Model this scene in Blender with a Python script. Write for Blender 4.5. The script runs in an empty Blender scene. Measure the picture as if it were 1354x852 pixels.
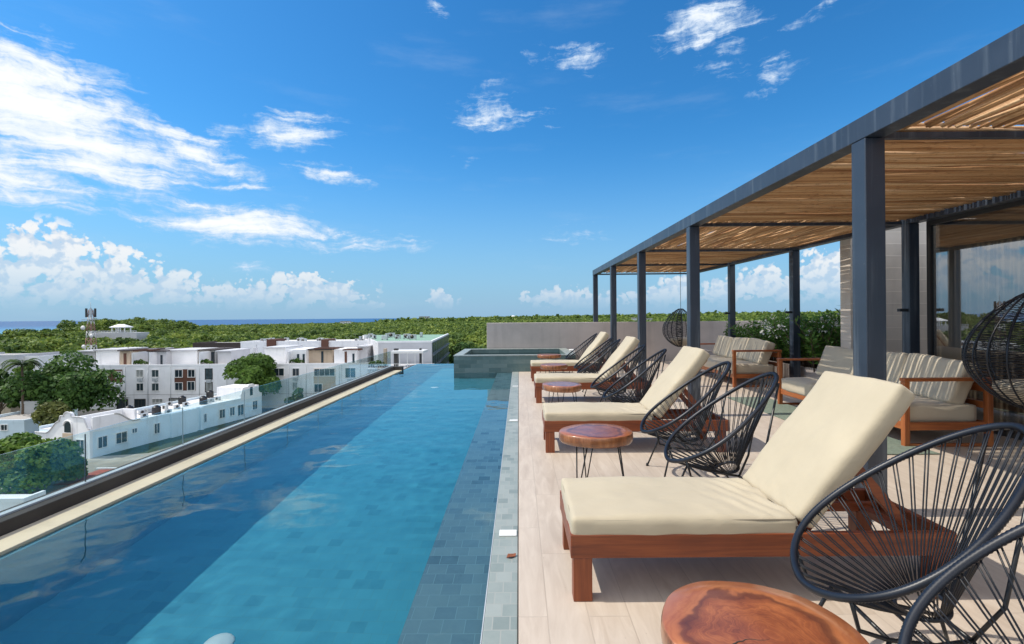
import bpy, math, random
import numpy as np
from mathutils import Vector, Matrix, noise as mnoise
R = math.radians
scn = bpy.context.scene
col = scn.collection

# ------------------------------------------------------------------ camera
FPX = 640.0            # focal length in pixels of the 1354 px wide photograph
CAMH = 1.35
XV, YV, ROLL = 686.0, 419.7, 0.00785
cam_d = bpy.data.cameras.new('camera'); cam = bpy.data.objects.new('camera', cam_d); col.objects.link(cam)
cam.location = (0, 0, CAMH); cam.rotation_euler = (R(90), ROLL, 0)
cam_d.sensor_width = 36; cam_d.lens = 36 * FPX / 1354
cam_d.shift_x = -(XV - 677) / 1354; cam_d.shift_y = -(426 - YV) / 1354
cam_d.clip_start = 0.05; cam_d.clip_end = 90000
scn.camera = cam

def at(px, py, Y):
    """pixel of the photograph + distance along the view -> world x, z (used to place far things)"""
    dx, dy = px - XV, py - YV
    return ((dx - ROLL * dy) * Y / FPX, CAMH - (ROLL * dx + dy) * Y / FPX)

# ------------------------------------------------------------------ light
SUN_EL = 54
sd = bpy.data.lights.new('sun', 'SUN'); so = bpy.data.objects.new('sun', sd); col.objects.link(so)
sd.energy = 3.2; sd.angle = R(0.5); sd.cycles.is_caustics_light = True; sd.color = (1.0, 0.93, 0.82)
so.rotation_euler = (0, -R(90 - SUN_EL), 0); so.location = (-30, 0, 60)
vs = scn.view_settings
vs.view_transform = 'Standard'; vs.look = 'None'; vs.gamma = 1; vs.exposure = 0.35
vs.use_curve_mapping = False
scn.cycles.max_bounces = 8; scn.cycles.transparent_max_bounces = 16
scn.cycles.caustics_reflective = False; scn.cycles.caustics_refractive = True

# ------------------------------------------------------------------ node helpers
class NT:
    def __init__(s, nt): s.nt = nt; s.n = nt.nodes; s.l = nt.links
    def new(s, t, **kw):
        n = s.n.new(t)
        for k, v in kw.items(): setattr(n, k, v)
        return n
    def put(s, sock, v):
        if v is None: return
        if hasattr(v, 'is_linked') or isinstance(v, bpy.types.NodeSocket): s.l.new(v, sock)
        else:
            if isinstance(v, (tuple, list)) and len(v) == 3 and sock.type == 'RGBA': v = (*v, 1)
            sock.default_value = v
    def math(s, op, a, b=None, c=None, clamp=False):
        n = s.new('ShaderNodeMath', operation=op, use_clamp=clamp)
        s.put(n.inputs[0], a); s.put(n.inputs[1], b); s.put(n.inputs[2], c)
        return n.outputs[0]
    def sstep(s, x, lo, hi, a=0.0, b=1.0):
        n = s.new('ShaderNodeMapRange', interpolation_type='SMOOTHSTEP')
        s.put(n.inputs[0], x); s.put(n.inputs[1], lo); s.put(n.inputs[2], hi); s.put(n.inputs[3], a); s.put(n.inputs[4], b)
        return n.outputs[0]
    def noise(s, vec, scale, detail=4, rough=0.5, dist=0.0, out='Fac'):
        n = s.new('ShaderNodeTexNoise'); s.put(n.inputs['Vector'], vec)
        n.inputs['Scale'].default_value = scale; n.inputs['Detail'].default_value = detail
        n.inputs['Roughness'].default_value = rough; n.inputs['Distortion'].default_value = dist
        return n.outputs[out]
    def mapping(s, vec, scale=(1, 1, 1), loc=(0, 0, 0), rot=(0, 0, 0)):
        n = s.new('ShaderNodeMapping'); s.put(n.inputs[0], vec)
        n.inputs['Scale'].default_value = scale; n.inputs['Location'].default_value = loc; n.inputs['Rotation'].default_value = rot
        return n.outputs[0]
    def ramp(s, fac, stops, interp='LINEAR'):
        n = s.new('ShaderNodeValToRGB'); s.put(n.inputs[0], fac); cr = n.color_ramp; cr.interpolation = interp
        while len(cr.elements) < len(stops): cr.elements.new(0.5)
        for e, (p, c) in zip(cr.elements, stops):
            e.position = p; e.color = (*c, 1) if len(c) == 3 else c
        return n.outputs[0]
    def mix(s, fac, a, b, mode='MIX'):
        n = s.new('ShaderNodeMix', data_type='RGBA', blend_type=mode)
        s.put(n.inputs[0], fac); s.put(n.inputs[6], a); s.put(n.inputs[7], b)
        return n.outputs[2]
    def bump(s, h, strength=0.3, dist=0.01, normal=None):
        n = s.new('ShaderNodeBump'); s.put(n.inputs['Height'], h); n.inputs['Strength'].default_value = strength
        n.inputs['Distance'].default_value = dist; s.put(n.inputs['Normal'], normal)
        return n.outputs[0]
    def obj(s): return s.new('ShaderNodeTexCoord').outputs['Object']

def material(name):
    m = bpy.data.materials.new(name); m.use_nodes = True
    t = NT(m.node_tree); b = m.node_tree.nodes['Principled BSDF']
    return m, t, b
def setb(t, b, **kw):
    names = dict(color='Base Color', rough='Roughness', metal='Metallic', normal='Normal', coat='Coat Weight', coat_rough='Coat Roughness',
                 spec='Specular IOR Level', emit='Emission Color', emit_s='Emission Strength', sub='Subsurface Weight', sheen='Sheen Weight')
    for k, v in kw.items(): t.put(b.inputs[names[k]], v)

# ------------------------------------------------------------------ world: Nishita sky + clouds
world = bpy.data.worlds.new('World'); scn.world = world; world.use_nodes = True
def build_world():
    t = NT(world.node_tree); t.n.clear()
    out = t.new('ShaderNodeOutputWorld'); bg = t.new('ShaderNodeBackground'); t.l.new(bg.outputs[0], out.inputs[0])
    sky = t.new('ShaderNodeTexSky', sky_type='NISHITA'); sky.sun_disc = False
    sky.sun_elevation = R(SUN_EL); sky.sun_rotation = R(270); sky.altitude = 0
    sky.air_density = 1.0; sky.dust_density = 0.6; sky.ozone_density = 2.0
    hs = t.new('ShaderNodeHueSaturation'); hs.inputs['Hue'].default_value = 0.495; hs.inputs['Saturation'].default_value = 1.28
    hs.inputs['Value'].default_value = 1.0; t.l.new(sky.outputs[0], hs.inputs['Color'])
    d = t.new('ShaderNodeTexCoord').outputs['Generated']
    sp = t.new('ShaderNodeSeparateXYZ'); t.l.new(d, sp.inputs[0]); x, y, z = sp.outputs
    az = t.math('ARCTAN2', x, y)                          # 0 = +Y, negative to the left (-X)
    el = t.math('ARCSINE', z)
    cv = t.new('ShaderNodeCombineXYZ'); t.put(cv.inputs[0], az); t.put(cv.inputs[1], el); P = cv.outputs[0]
    # warp
    wn = t.noise(P, 9, 5, 0.6, out='Color')
    wv = t.new('ShaderNodeVectorMath', operation='SUBTRACT'); t.l.new(wn, wv.inputs[0]); wv.inputs[1].default_value = (.5, .5, .5)
    wm = t.new('ShaderNodeVectorMath', operation='MULTIPLY'); t.l.new(wv.outputs[0], wm.inputs[0]); wm.inputs[1].default_value = (0.10, 0.045, 0)
    pw = t.new('ShaderNodeVectorMath', operation='ADD'); t.l.new(P, pw.inputs[0]); t.l.new(wm.outputs[0], pw.inputs[1])
    def ell(px, py, rx, ry, rot=0, amp=1.0, src=None):
        dx, dy = px - XV, py - YV
        u, v = dx - ROLL * dy, ROLL * dx + dy
        a = math.atan2(u, FPX); ca = math.cos(a); e = math.atan2(-v * ca, FPX)
        ra = rx * ca * ca / FPX; re = ry * ca * math.cos(e) / FPX
        mp = t.new('ShaderNodeVectorMath', operation='SUBTRACT'); t.l.new(src or pw.outputs[0], mp.inputs[0]); mp.inputs[1].default_value = (a, e, 0)
        vec = mp.outputs[0]
        if rot:
            rt = t.new('ShaderNodeVectorRotate', rotation_type='Z_AXIS'); t.l.new(vec, rt.inputs['Vector']); rt.inputs['Angle'].default_value = R(rot); vec = rt.outputs[0]
        sc = t.new('ShaderNodeVectorMath', operation='MULTIPLY'); t.l.new(vec, sc.inputs[0]); sc.inputs[1].default_value = (1 / ra, 1 / re, 0)
        ln = t.new('ShaderNodeVectorMath', operation='LENGTH'); t.l.new(sc.outputs[0], ln.inputs[0])
        return t.math('MULTIPLY_ADD', ln.outputs['Value'], -amp, amp)        # amp at the centre, 0 on the rim, negative outside
    def union(fs):
        r = fs[0]
        for f in fs[1:]: r = t.math('MAXIMUM', r, f)
        return r
    # cirrus-like sheets and wisps (pixel centre, radii, rotation)
    cirrus = [(30, 130, 260, 95, 8, 1.5), (120, 205, 210, 66, 4, 1.5), (30, 240, 170, 45, 2, 1.2), (255, 200, 130, 34, 16, 1.0), (330, 228, 60, 20, 20, .7), (385, 176, 72, 30, -4, .75), (300, 172, 70, 12, 0, .45),
              (432, 226, 75, 13, 5, .6), (315, 296, 200, 34, 3, 1.15), (440, 324, 150, 14, 2, .8), (100, 284, 95, 13, 8, .6), (333, 353, 50, 11, 0, .7),
              (665, 152, 70, 32, 0, .75), (765, 74, 58, 20, 0, .6), (700, 73, 17, 13, -30, .5), (655, 108, 16, 9, 0, .5), (945, 20, 85, 44, -10, .95), (962, 66, 34, 20, 20, .55),
              (955, 93, 44, 16, 10, .5), (1018, 103, 36, 26, -20, .6), (1085, 10, 70, 12, -12, .5), (575, 6, 20, 12, 20, .5), (772, 309, 52, 18, 0, .45), (620, 213, 22, 8, 0, .4),
              (240, 246, 48, 14, 0, .55), (310, 246, 60, 13, -5, .6), (-180, 150, 200, 80, 5, 1.2), (540, 320, 50, 7, 0, .35), (70, 250, 160, 24, 0, .8)]
    f1 = union([ell(*c) for c in cirrus])
    pst = t.mapping(pw.outputs[0], (6, 36, 1), rot=(0, 0, R(-5)))
    n1 = t.noise(pst, 1.0, 10, 0.66, 0.5)
    n1b = t.noise(P, 40, 8, 0.66, 0.5)
    nn = t.math('ADD', t.math('MULTIPLY', n1, 3.1), t.math('MULTIPLY', n1b, 1.0))
    c1 = t.math('ADD', f1, t.math('ADD', nn, -2.16))
    m1 = t.sstep(c1, 0.0, 0.85)
    m1 = t.math('MULTIPLY', m1, t.sstep(f1, -0.40, 0.10))
    # faint veil everywhere
    veil = t.math('MULTIPLY', t.sstep(t.noise(t.mapping(P, (3, 14, 1)), 1, 7, 0.6), 0.52, 0.85), 0.16)
    # cumulus bank above the horizon
    cumul = [(62, 345, 80, 46), (10, 368, 80, 46), (150, 362, 75, 36), (215, 382, 75, 26), (405, 386, 90, 26), (320, 392, 90, 16), (95, 385, 90, 22), (585, 396, 22, 14),
             (735, 393, 52, 16), (770, 398, 60, 12), (870, 392, 60, 16), (895, 380, 26, 22), (955, 386, 26, 22), (1010, 378, 50, 24), (1090, 360, 40, 34), (1110, 380, 60, 28), (1045, 386, 50, 16),
             (1200, 370, 90, 40), (1330, 365, 110, 46), (-90, 350, 90, 60), (-220, 330, 130, 80), (-420, 320, 160, 100), (-700, 300, 260, 150), (470, 402, 60, 6)]
    pw2m = t.new('ShaderNodeVectorMath', operation='MULTIPLY'); t.l.new(wv.outputs[0], pw2m.inputs[0]); pw2m.inputs[1].default_value = (0.03, 0.03, 0)
    pw2 = t.new('ShaderNodeVectorMath', operation='ADD'); t.l.new(P, pw2.inputs[0]); t.l.new(pw2m.outputs[0], pw2.inputs[1])
    f2 = union([ell(*c, src=pw2.outputs[0]) for c in cumul])
    def billow(off):
        q = t.mapping(pw2.outputs[0], loc=off) if off else pw2.outputs[0]
        r_ = t.noise(q, 30, 9, 0.58)
        vo = t.new('ShaderNodeTexVoronoi', feature='F1'); t.l.new(q, vo.inputs['Vector']); vo.inputs['Scale'].default_value = 62
        vo2 = t.new('ShaderNodeTexVoronoi', feature='F1'); t.l.new(q, vo2.inputs['Vector']); vo2.inputs['Scale'].default_value = 150
        return t.math('ADD', r_, t.math('ADD', t.math('MULTIPLY', vo.outputs['Distance'], -.34), t.math('MULTIPLY', vo2.outputs['Distance'], -.16)))
    n2 = billow(None); n2o = billow((0.006, -0.008, 0))
    c2 = t.math('ADD', f2, t.math('MULTIPLY_ADD', n2, 2.6, -.66))
    m2 = t.math('MULTIPLY', t.sstep(c2, 0.0, 0.24), t.sstep(f2, -0.35, 0.1))
    m2 = t.math('MULTIPLY', m2, t.sstep(el, 0.010, 0.05))
    shade = t.sstep(t.math('SUBTRACT', n2, n2o), -0.13, 0.10)
    lowdark = t.sstep(el, 0.02, 0.10, 0.35, 1.0)
    shade2 = t.math('MULTIPLY', t.math('MULTIPLY_ADD', shade, 0.75, 0.25), lowdark)
    # clouds lit by the sun: values in the sky texture's own units
    ccol1 = t.mix(t.sstep(c1, 0.2, 1.3), (3.0, 3.9, 5.0), (5.5, 5.6, 5.8))
    ccol2 = t.mix(shade2, (2.5, 3.3, 4.3), (5.2, 5.1, 5.0))
    # pale air near the horizon
    hz = t.math('MULTIPLY', t.math('POWER', t.sstep(el, 0.40, -0.03), 1.5), 0.90)
    tint = t.mix(1.0, hs.outputs[0], (.37, .73, .90), 'MULTIPLY')
    base = t.mix(hz, tint, (1.62, 2.62, 3.85))
    c = t.mix(veil, base, (3.4, 4.1, 4.8))
    c = t.mix(t.math('MULTIPLY', m1, 0.97), c, ccol1)
    c = t.mix(t.math('MULTIPLY', m2, t.sstep(el, 0.01, 0.16, 0.55, 0.93)), c, ccol2)
    # broken bright cloud added to the unseen sky behind the camera as fill
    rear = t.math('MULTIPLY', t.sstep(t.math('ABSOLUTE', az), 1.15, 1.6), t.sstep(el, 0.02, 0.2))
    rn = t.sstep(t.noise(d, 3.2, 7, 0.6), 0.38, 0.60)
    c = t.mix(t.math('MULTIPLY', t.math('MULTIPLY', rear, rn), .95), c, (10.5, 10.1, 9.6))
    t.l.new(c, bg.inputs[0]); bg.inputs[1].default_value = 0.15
build_world()

# ------------------------------------------------------------------ mesh helpers
class MB:
    def __init__(s): s.v = []; s.f = []; s.s = []
    def add(s, vs, fs, smooth=False):
        o = len(s.v); s.v += [tuple(p) for p in vs]
        s.f += [tuple(i + o for i in f) for f in fs]; s.s += [smooth] * len(fs); return s
    def hexa(s, p):      # 8 corners: bottom 0-3 ccw, top 4-7
        return s.add(p, [(3, 2, 1, 0), (4, 5, 6, 7), (0, 1, 5, 4), (1, 2, 6, 5), (2, 3, 7, 6), (3, 0, 4, 7)])
    def box(s, x0, x1, y0, y1, z0, z1):
        return s.hexa([(x0, y0, z0), (x1, y0, z0), (x1, y1, z0), (x0, y1, z0), (x0, y0, z1), (x1, y0, z1), (x1, y1, z1), (x0, y1, z1)])
    def obox(s, c, size, M):
        hx, hy, hz = [k / 2 for k in size]; c = Vector(c)
        P = [(-hx, -hy, -hz), (hx, -hy, -hz), (hx, hy, -hz), (-hx, hy, -hz), (-hx, -hy, hz), (hx, -hy, hz), (hx, hy, hz), (-hx, hy, hz)]
        return s.hexa([c + M @ Vector(p) for p in P])
    def bar(s, p, q, w, h, up=(0, 0, 1)):
        p, q = Vector(p), Vector(q); d = (q - p).normalized(); u = Vector(up)
        side = d.cross(u).normalized(); u2 = side.cross(d)
        M = Matrix((d, -side, u2)).transposed()
        return s.obox((p + q) / 2, ((q - p).length, w, h), M)
    def tube(s, pts, r, n=8, closed=False, smooth=True, cap=True):
        pts = [Vector(p) for p in pts]; m = len(pts); rr = r if isinstance(r, (list, tuple)) else [r] * m
        tang = []
        for i in range(m):
            a = pts[(i - 1) % m] if (closed or i > 0) else pts[0]
            b = pts[(i + 1) % m] if (closed or i < m - 1) else pts[-1]
            tang.append((b - a).normalized())
        ref = Vector((0, 0, 1)) if abs(tang[0].z) < 0.9 else Vector((1, 0, 0))
        u = (ref - tang[0] * ref.dot(tang[0])).normalized(); vs = []
        for i in range(m):
            u = (u - tang[i] * u.dot(tang[i])).normalized(); w = tang[i].cross(u)
            for k in range(n):
                a = 2 * math.pi * k / n
                vs.append(pts[i] + (u * math.cos(a) + w * math.sin(a)) * rr[i])
        fs = []
        for i in range(m if closed else m - 1):
            j = (i + 1) % m
            for k in range(n):
                l = (k + 1) % n
                fs.append((i * n + k, i * n + l, j * n + l, j * n + k))
        if not closed and cap:
            fs.append(tuple(range(n - 1, -1, -1))); fs.append(tuple((m - 1) * n + k for k in range(n)))
        return s.add(vs, fs, smooth)
    def lathe(s, c, prof, n=24, smooth=True):      # prof: (r, z) from bottom to top
        c = Vector(c); vs = []; fs = []
        for r_, z_ in prof:
            for k in range(n):
                a = 2 * math.pi * k / n; vs.append(c + Vector((r_ * math.cos(a), r_ * math.sin(a), z_)))
        for i in range(len(prof) - 1):
            for k in range(n):
                l = (k + 1) % n; fs.append((i * n + k, i * n + l, (i + 1) * n + l, (i + 1) * n + k))
        fs.append(tuple(range(n - 1, -1, -1))); fs.append(tuple((len(prof) - 1) * n + k for k in range(n)))
        return s.add(vs, fs, smooth)
    def prism(s, poly, axis, a0, a1):              # polygon (2D, ccw) extruded along an axis: 'y' -> poly is (x,z), 'z' -> (x,y), 'x' -> (y,z)
        def pt(p, a): return {'y': (p[0], a, p[1]), 'z': (p[0], p[1], a), 'x': (a, p[0], p[1])}[axis]
        n = len(poly); vs = [pt(p, a0) for p in poly] + [pt(p, a1) for p in poly]
        fs = [(i, (i + 1) % n, n + (i + 1) % n, n + i) for i in range(n)]
        A, B = tuple(range(n - 1, -1, -1)), tuple(range(n, 2 * n))
        if axis == 'y': fs = [f[::-1] for f in fs]; A, B = A[::-1], B[::-1]
        return s.add(vs, fs + [A, B])
    def build(s, name, m, parent=None, bevel=0, seg=2, loc=None):
        me = bpy.data.meshes.new(name); me.from_pydata(s.v, [], s.f)
        me.polygons.foreach_set('use_smooth', s.s); me.materials.append(m); me.update()
        o = bpy.data.objects.new(name, me); col.objects.link(o)
        if parent: o.parent = parent
        if loc: o.location = loc
        if bevel:
            b = o.modifiers.new('bevel', 'BEVEL'); b.width = bevel; b.segments = seg; b.limit_method = 'ANGLE'; b.angle_limit = R(40)
        return o
def empty(name, loc=(0, 0, 0), rz=0):
    o = bpy.data.objects.new(name, None); col.objects.link(o); o.location = loc; o.rotation_euler = (0, 0, rz); o.empty_display_size = .1; return o
def tag(o, label=None, cat=None, group=None, kind=None):
    if label: o['label'] = label
    if cat: o['category'] = cat
    if group: o['group'] = group
    if kind: o['kind'] = kind
    return o
def copy_tree(o, parent=None):
    c = o.copy(); col.objects.link(c)
    if parent: c.parent = parent
    for ch in [k for k in bpy.data.objects if k.parent == o]: copy_tree(ch, c)
    return c
def smooth_all(o):
    o.data.polygons.foreach_set('use_smooth', [True] * len(o.data.polygons)); return o

def rounded_cushion(lx, ly, lz, r, n=(28, 14, 5), puff=0.012, wr=None, seed=0, amp=0.004):
    """a soft box centred on the origin: rounded edges, slightly puffed faces, wrinkles from wr(x,y,z)->dz"""
    hx, hy, hz = lx / 2, ly / 2, lz / 2; idx = {}; vs = []; fs = []
    def vert(i, j, k):
        key = (i, j, k)
        if key in idx: return idx[key]
        p = Vector((-1 + 2 * i / n[0], -1 + 2 * j / n[1], -1 + 2 * k / n[2]))
        q = Vector((p.x * hx, p.y * hy, p.z * hz))
        inn = Vector((max(-hx + r, min(hx - r, q.x)), max(-hy + r, min(hy - r, q.y)), max(-hz + r, min(hz - r, q.z))))
        dv = q - inn
        if dv.length > 1e-9: q = inn + dv.normalized() * r
        q.z += puff * p.z * (1 - p.x ** 4) * (1 - p.y ** 4)
        q.y += puff * .5 * p.y * (1 - p.x ** 4) * (1 - p.z ** 2)
        q.x += puff * .5 * p.x * (1 - p.y ** 4) * (1 - p.z ** 2)
        nz = mnoise.noise(Vector((q.x * 4 + seed, q.y * 4, q.z * 4))) * amp + mnoise.noise(Vector((q.x * 11, q.y * 11 + seed, q.z * 11))) * amp * .4
        q += Vector((p.x ** 5, p.y ** 5, p.z)) * nz
        if wr: q += wr(q, p)
        idx[key] = len(vs); vs.append(q); return idx[key]
    for i in range(n[0]):
        for j in range(n[1]):
            fs.append((vert(i, j, n[2]), vert(i + 1, j, n[2]), vert(i + 1, j + 1, n[2]), vert(i, j + 1, n[2])))
            fs.append((vert(i, j + 1, 0), vert(i + 1, j + 1, 0), vert(i + 1, j, 0), vert(i, j, 0)))
    for i in range(n[0]):
        for k in range(n[2]):
            fs.append((vert(i, 0, k), vert(i + 1, 0, k), vert(i + 1, 0, k + 1), vert(i, 0, k + 1)))
            fs.append((vert(i, n[1], k + 1), vert(i + 1, n[1], k + 1), vert(i + 1, n[1], k), vert(i, n[1], k)))
    for j in range(n[1]):
        for k in range(n[2]):
            fs.append((vert(0, j, k + 1), vert(0, j + 1, k + 1), vert(0, j + 1, k), vert(0, j, k)))
            fs.append((vert(n[0], j, k), vert(n[0], j + 1, k), vert(n[0], j + 1, k + 1), vert(n[0], j, k + 1)))
    return vs, fs

# ------------------------------------------------------------------ materials
MAT = {}
def simple(name, c, rough=0.6, var=0.12, scale=3.0, bump=0.0, metal=0, spec=None, coat=0, detail=5):
    m, t, b = material(name); o = t.obj()
    n = t.noise(o, scale, detail, 0.6)
    lo = tuple(k * (1 - var) for k in c); hi = tuple(min(1, k * (1 + var)) for k in c)
    setb(t, b, color=t.ramp(n, [(0.3, lo), (0.7, hi)]), rough=rough, metal=metal, coat=coat)
    if spec is not None: setb(t, b, spec=spec)
    if bump: setb(t, b, normal=t.bump(t.noise(o, scale * 12, 4, .6), bump, .004))
    MAT[name] = m; return m
def wood(name, axis, dark, mid, light, rough=0.46, coat=0.10):
    m, t, b = material(name); o = t.obj()
    info = t.new('ShaderNodeObjectInfo').outputs['Random']
    sh = t.new('ShaderNodeVectorMath', operation='ADD'); t.l.new(o, sh.inputs[0])
    cx = t.new('ShaderNodeCombineXYZ'); t.put(cx.inputs[0], t.math('MULTIPLY', info, 9)); t.put(cx.inputs[1], t.math('MULTIPLY', info, 23)); t.l.new(cx.outputs[0], sh.inputs[1])
    sc = {'x': (1.2, 26, 26), 'y': (26, 1.2, 26), 'z': (26, 26, 1.2)}[axis]
    mp = t.mapping(sh.outputs[0], sc)
    n1 = t.noise(mp, 1.0, 6, 0.62, 0.8); n2 = t.noise(t.mapping(sh.outputs[0], tuple(k * 5 for k in sc)), 1, 3, .6); n3 = t.noise(sh.outputs[0], 2.2, 3, .6)
    f = t.math('ADD', t.math('MULTIPLY', n1, .65), t.math('ADD', t.math('MULTIPLY', n2, .15), t.math('MULTIPLY', n3, .28)))
    setb(t, b, color=t.ramp(f, [(0.36, dark), (0.54, mid), (0.72, light)]), rough=t.math('MULTIPLY_ADD', n2, .2, rough - .1), coat=coat, coat_rough=.25,
         normal=t.bump(t.math('ADD', n1, n2), .12, .003))
    MAT[name] = m; return m
for ax in 'xyz':
    wood('wood_' + ax, ax, (.095, .018, .006), (.215, .048, .012), (.33, .090, .024))
    wood('oak_' + ax, ax, (.16, .040, .010), (.35, .100, .026), (.48, .17, .05))
def m_travertine():
    m, t, b = material('travertine_planks'); o = t.obj()
    br = t.new('ShaderNodeTexBrick'); t.l.new(t.mapping(o, (1, 1, 1), rot=(0, 0, R(90)), loc=(0, .065, 0)), br.inputs['Vector'])
    br.offset = .37; br.inputs['Scale'].default_value = 1; br.inputs['Brick Width'].default_value = .92; br.inputs['Row Height'].default_value = .185
    br.inputs['Mortar Size'].default_value = .0028; br.inputs['Mortar Smooth'].default_value = .3; br.inputs['Bias'].default_value = 0
    br.inputs['Color1'].default_value = (0, 0, 0, 1); br.inputs['Color2'].default_value = (1, 1, 1, 1); br.inputs['Mortar'].default_value = (.5, .5, .5, 1)
    tone = br.outputs['Color']
    off = t.new('ShaderNodeVectorMath', operation='MULTIPLY_ADD'); t.l.new(tone, off.inputs[0]); off.inputs[1].default_value = (3, 7, 5); t.l.new(o, off.inputs[2])
    vein = t.noise(t.mapping(off.outputs[0], (9, 1.3, 1)), 1.6, 7, .62, 1.2); fine = t.noise(t.mapping(off.outputs[0], (60, 10, 1)), 1, 4, .6)
    blot = t.noise(o, .7, 4, .6)
    c = t.ramp(vein, [(.30, (.46, .375, .295)), (.5, (.53, .445, .36)), (.7, (.60, .515, .425))])
    c = t.mix(t.math('MULTIPLY', fine, .14), c, (.38, .30, .23))
    c = t.mix(t.math('MULTIPLY', t.sstep(tone, 0, 1), .14), c, (.62, .55, .47))
    c = t.mix(t.math('MULTIPLY', t.sstep(blot, .48, .75), .32), c, (.40, .33, .265))
    pit = t.sstep(t.noise(t.mapping(off.outputs[0], (70, 28, 1)), 1, 3, .6), .70, .78)
    c = t.mix(t.math('MULTIPLY', pit, .45), c, (.24, .18, .13))
    c = t.mix(t.math('MULTIPLY', br.outputs['Fac'], .34), c, (.28, .225, .18))
    h = t.math('SUBTRACT', t.math('MULTIPLY', vein, .15), t.math('ADD', br.outputs['Fac'], t.math('MULTIPLY', pit, .4)))
    setb(t, b, color=c, rough=t.math('MULTIPLY_ADD', vein, .25, .38), normal=t.bump(h, .35, .003)); MAT['deck'] = m
m_travertine()
def m_stone_tile(name, w, h, c0, c1, c2, rot=0, grout=(.20, .24, .23), rough=.45, mort=.003, loc=(0, 0, 0), axes=None):
    """greenish stone tile, each tile its own tone"""
    m, t, b = material(name); o = t.obj()
    if axes == 'xz': v = t.mapping(o, rot=(R(-90), 0, 0))
    else: v = t.mapping(o, rot=(0, 0, R(rot)), loc=loc)
    br = t.new('ShaderNodeTexBrick'); t.l.new(v, br.inputs['Vector'])
    br.inputs['Scale'].default_value = 1; br.inputs['Brick Width'].default_value = w; br.inputs['Row Height'].default_value = h
    br.inputs['Mortar Size'].default_value = mort; br.inputs['Mortar Smooth'].default_value = .2; br.inputs['Bias'].default_value = 0
    br.inputs['Color1'].default_value = (0, 0, 0, 1); br.inputs['Color2'].default_value = (1, 1, 1, 1); br.inputs['Mortar'].default_value = (.5, .5, .5, 1)
    off = t.new('ShaderNodeVectorMath', operation='MULTIPLY_ADD'); t.l.new(br.outputs['Color'], off.inputs[0]); off.inputs[1].default_value = (13, 7, 5); t.l.new(o, off.inputs[2])
    n = t.noise(off.outputs[0], 9, 6, .65, .6); n0 = t.noise(o, 1.1, 3, .5)
    f = t.math('ADD', t.math('MULTIPLY', t.math('POWER', br.outputs['Color'], .45), .5), t.math('ADD', t.math('MULTIPLY', n, .42), t.math('MULTIPLY', n0, .16)))
    c = t.ramp(f, [(.18, c0), (.52, c1), (.88, c2)])
    c = t.mix(t.math('MULTIPLY', br.outputs['Fac'], .8), c, grout)
    setb(t, b, color=c, rough=rough, normal=t.bump(t.math('SUBTRACT', t.math('MULTIPLY', n, .3), br.outputs['Fac']), .25, .003)); MAT[name] = m
m_stone_tile('coping_tile', .0775, .095, (.15, .19, .18), (.24, .28, .26), (.33, .36, .335), rot=0, grout=(.33, .34, .31), loc=(.011, 0, 0))
m_stone_tile('pool_floor', .105, .10, (.03, .20, .27), (.050, .285, .375), (.06, .315, .40), rot=0, grout=(.07, .27, .31), rough=.6, mort=.0018)
m_stone_tile('ledge_tile', .105, .10, (.04, .075, .09), (.13, .20, .235), (.19, .27, .29), rot=0, grout=(.22, .33, .36), rough=.6, mort=.0018)
m_stone_tile('tub_tile', .30, .10, (.05, .10, .10), (.10, .165, .165), (.17, .23, .225), axes='xz', grout=(.13, .18, .17), rough=.4)
simple('basin_plain', (.05, .24, .32), rough=.6, var=.2, scale=1.5)
def m_cushion(name, c, stripes=False):
    m, t, b = material(name); o = t.obj()
    n = t.noise(o, 2.5, 4, .6); w = t.noise(o, 420, 2, .5); wr = t.noise(t.mapping(o, (5, 16, 9), rot=(0, 0, R(35))), 1, 4, .55, .5)
    base = t.ramp(n, [(.3, tuple(k * .93 for k in c)), (.7, tuple(min(1, k * 1.05) for k in c))])
    if stripes:
        sp = t.new('ShaderNodeSeparateXYZ'); t.l.new(o, sp.inputs[0])
        s1 = t.noise(t.mapping(o, (0, 26, 0)), 1, 2, .8)
        base = t.mix(t.sstep(s1, .47, .53), base, tuple(k * .92 for k in c))
        base = t.mix(t.math('MULTIPLY', t.sstep(t.noise(t.mapping(o, (0, 41, 0), loc=(3, 1, 0)), 1, 1, .5), .58, .62), .8), base, (.60, .54, .415))
    setb(t, b, color=base, rough=.85, sheen=.15, normal=t.bump(t.math('ADD', t.math('MULTIPLY', wr, 1.0), t.math('MULTIPLY', w, .05)), .30, .012)); MAT[name] = m
m_cushion('cream_fabric', (.475, .405, .285)); m_cushion('sofa_fabric', (.54, .46, .34)); m_cushion('back_fabric', (.56, .485, .36))
def m_painted_steel():
    m, t, b = material('painted_steel'); o = t.obj()
    st = t.noise(t.mapping(o, (14, 14, .8)), 1, 5, .6); n = t.noise(o, 2, 4, .6); sp = t.noise(o, 30, 3, .6)
    c = t.ramp(n, [(.3, (.018, .027, .043)), (.7, (.030, .044, .068))])
    c = t.mix(t.math('MULTIPLY', t.sstep(st, .50, .72), .50), c, (.13, .155, .18))
    c = t.mix(t.math('MULTIPLY', t.sstep(sp, .66, .74), .25), c, (.14, .15, .16))
    setb(t, b, color=c, rough=t.math('MULTIPLY_ADD', n, .2, .30), spec=.75, normal=t.bump(sp, .06, .002)); MAT['painted_steel'] = m
m_painted_steel()
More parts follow.
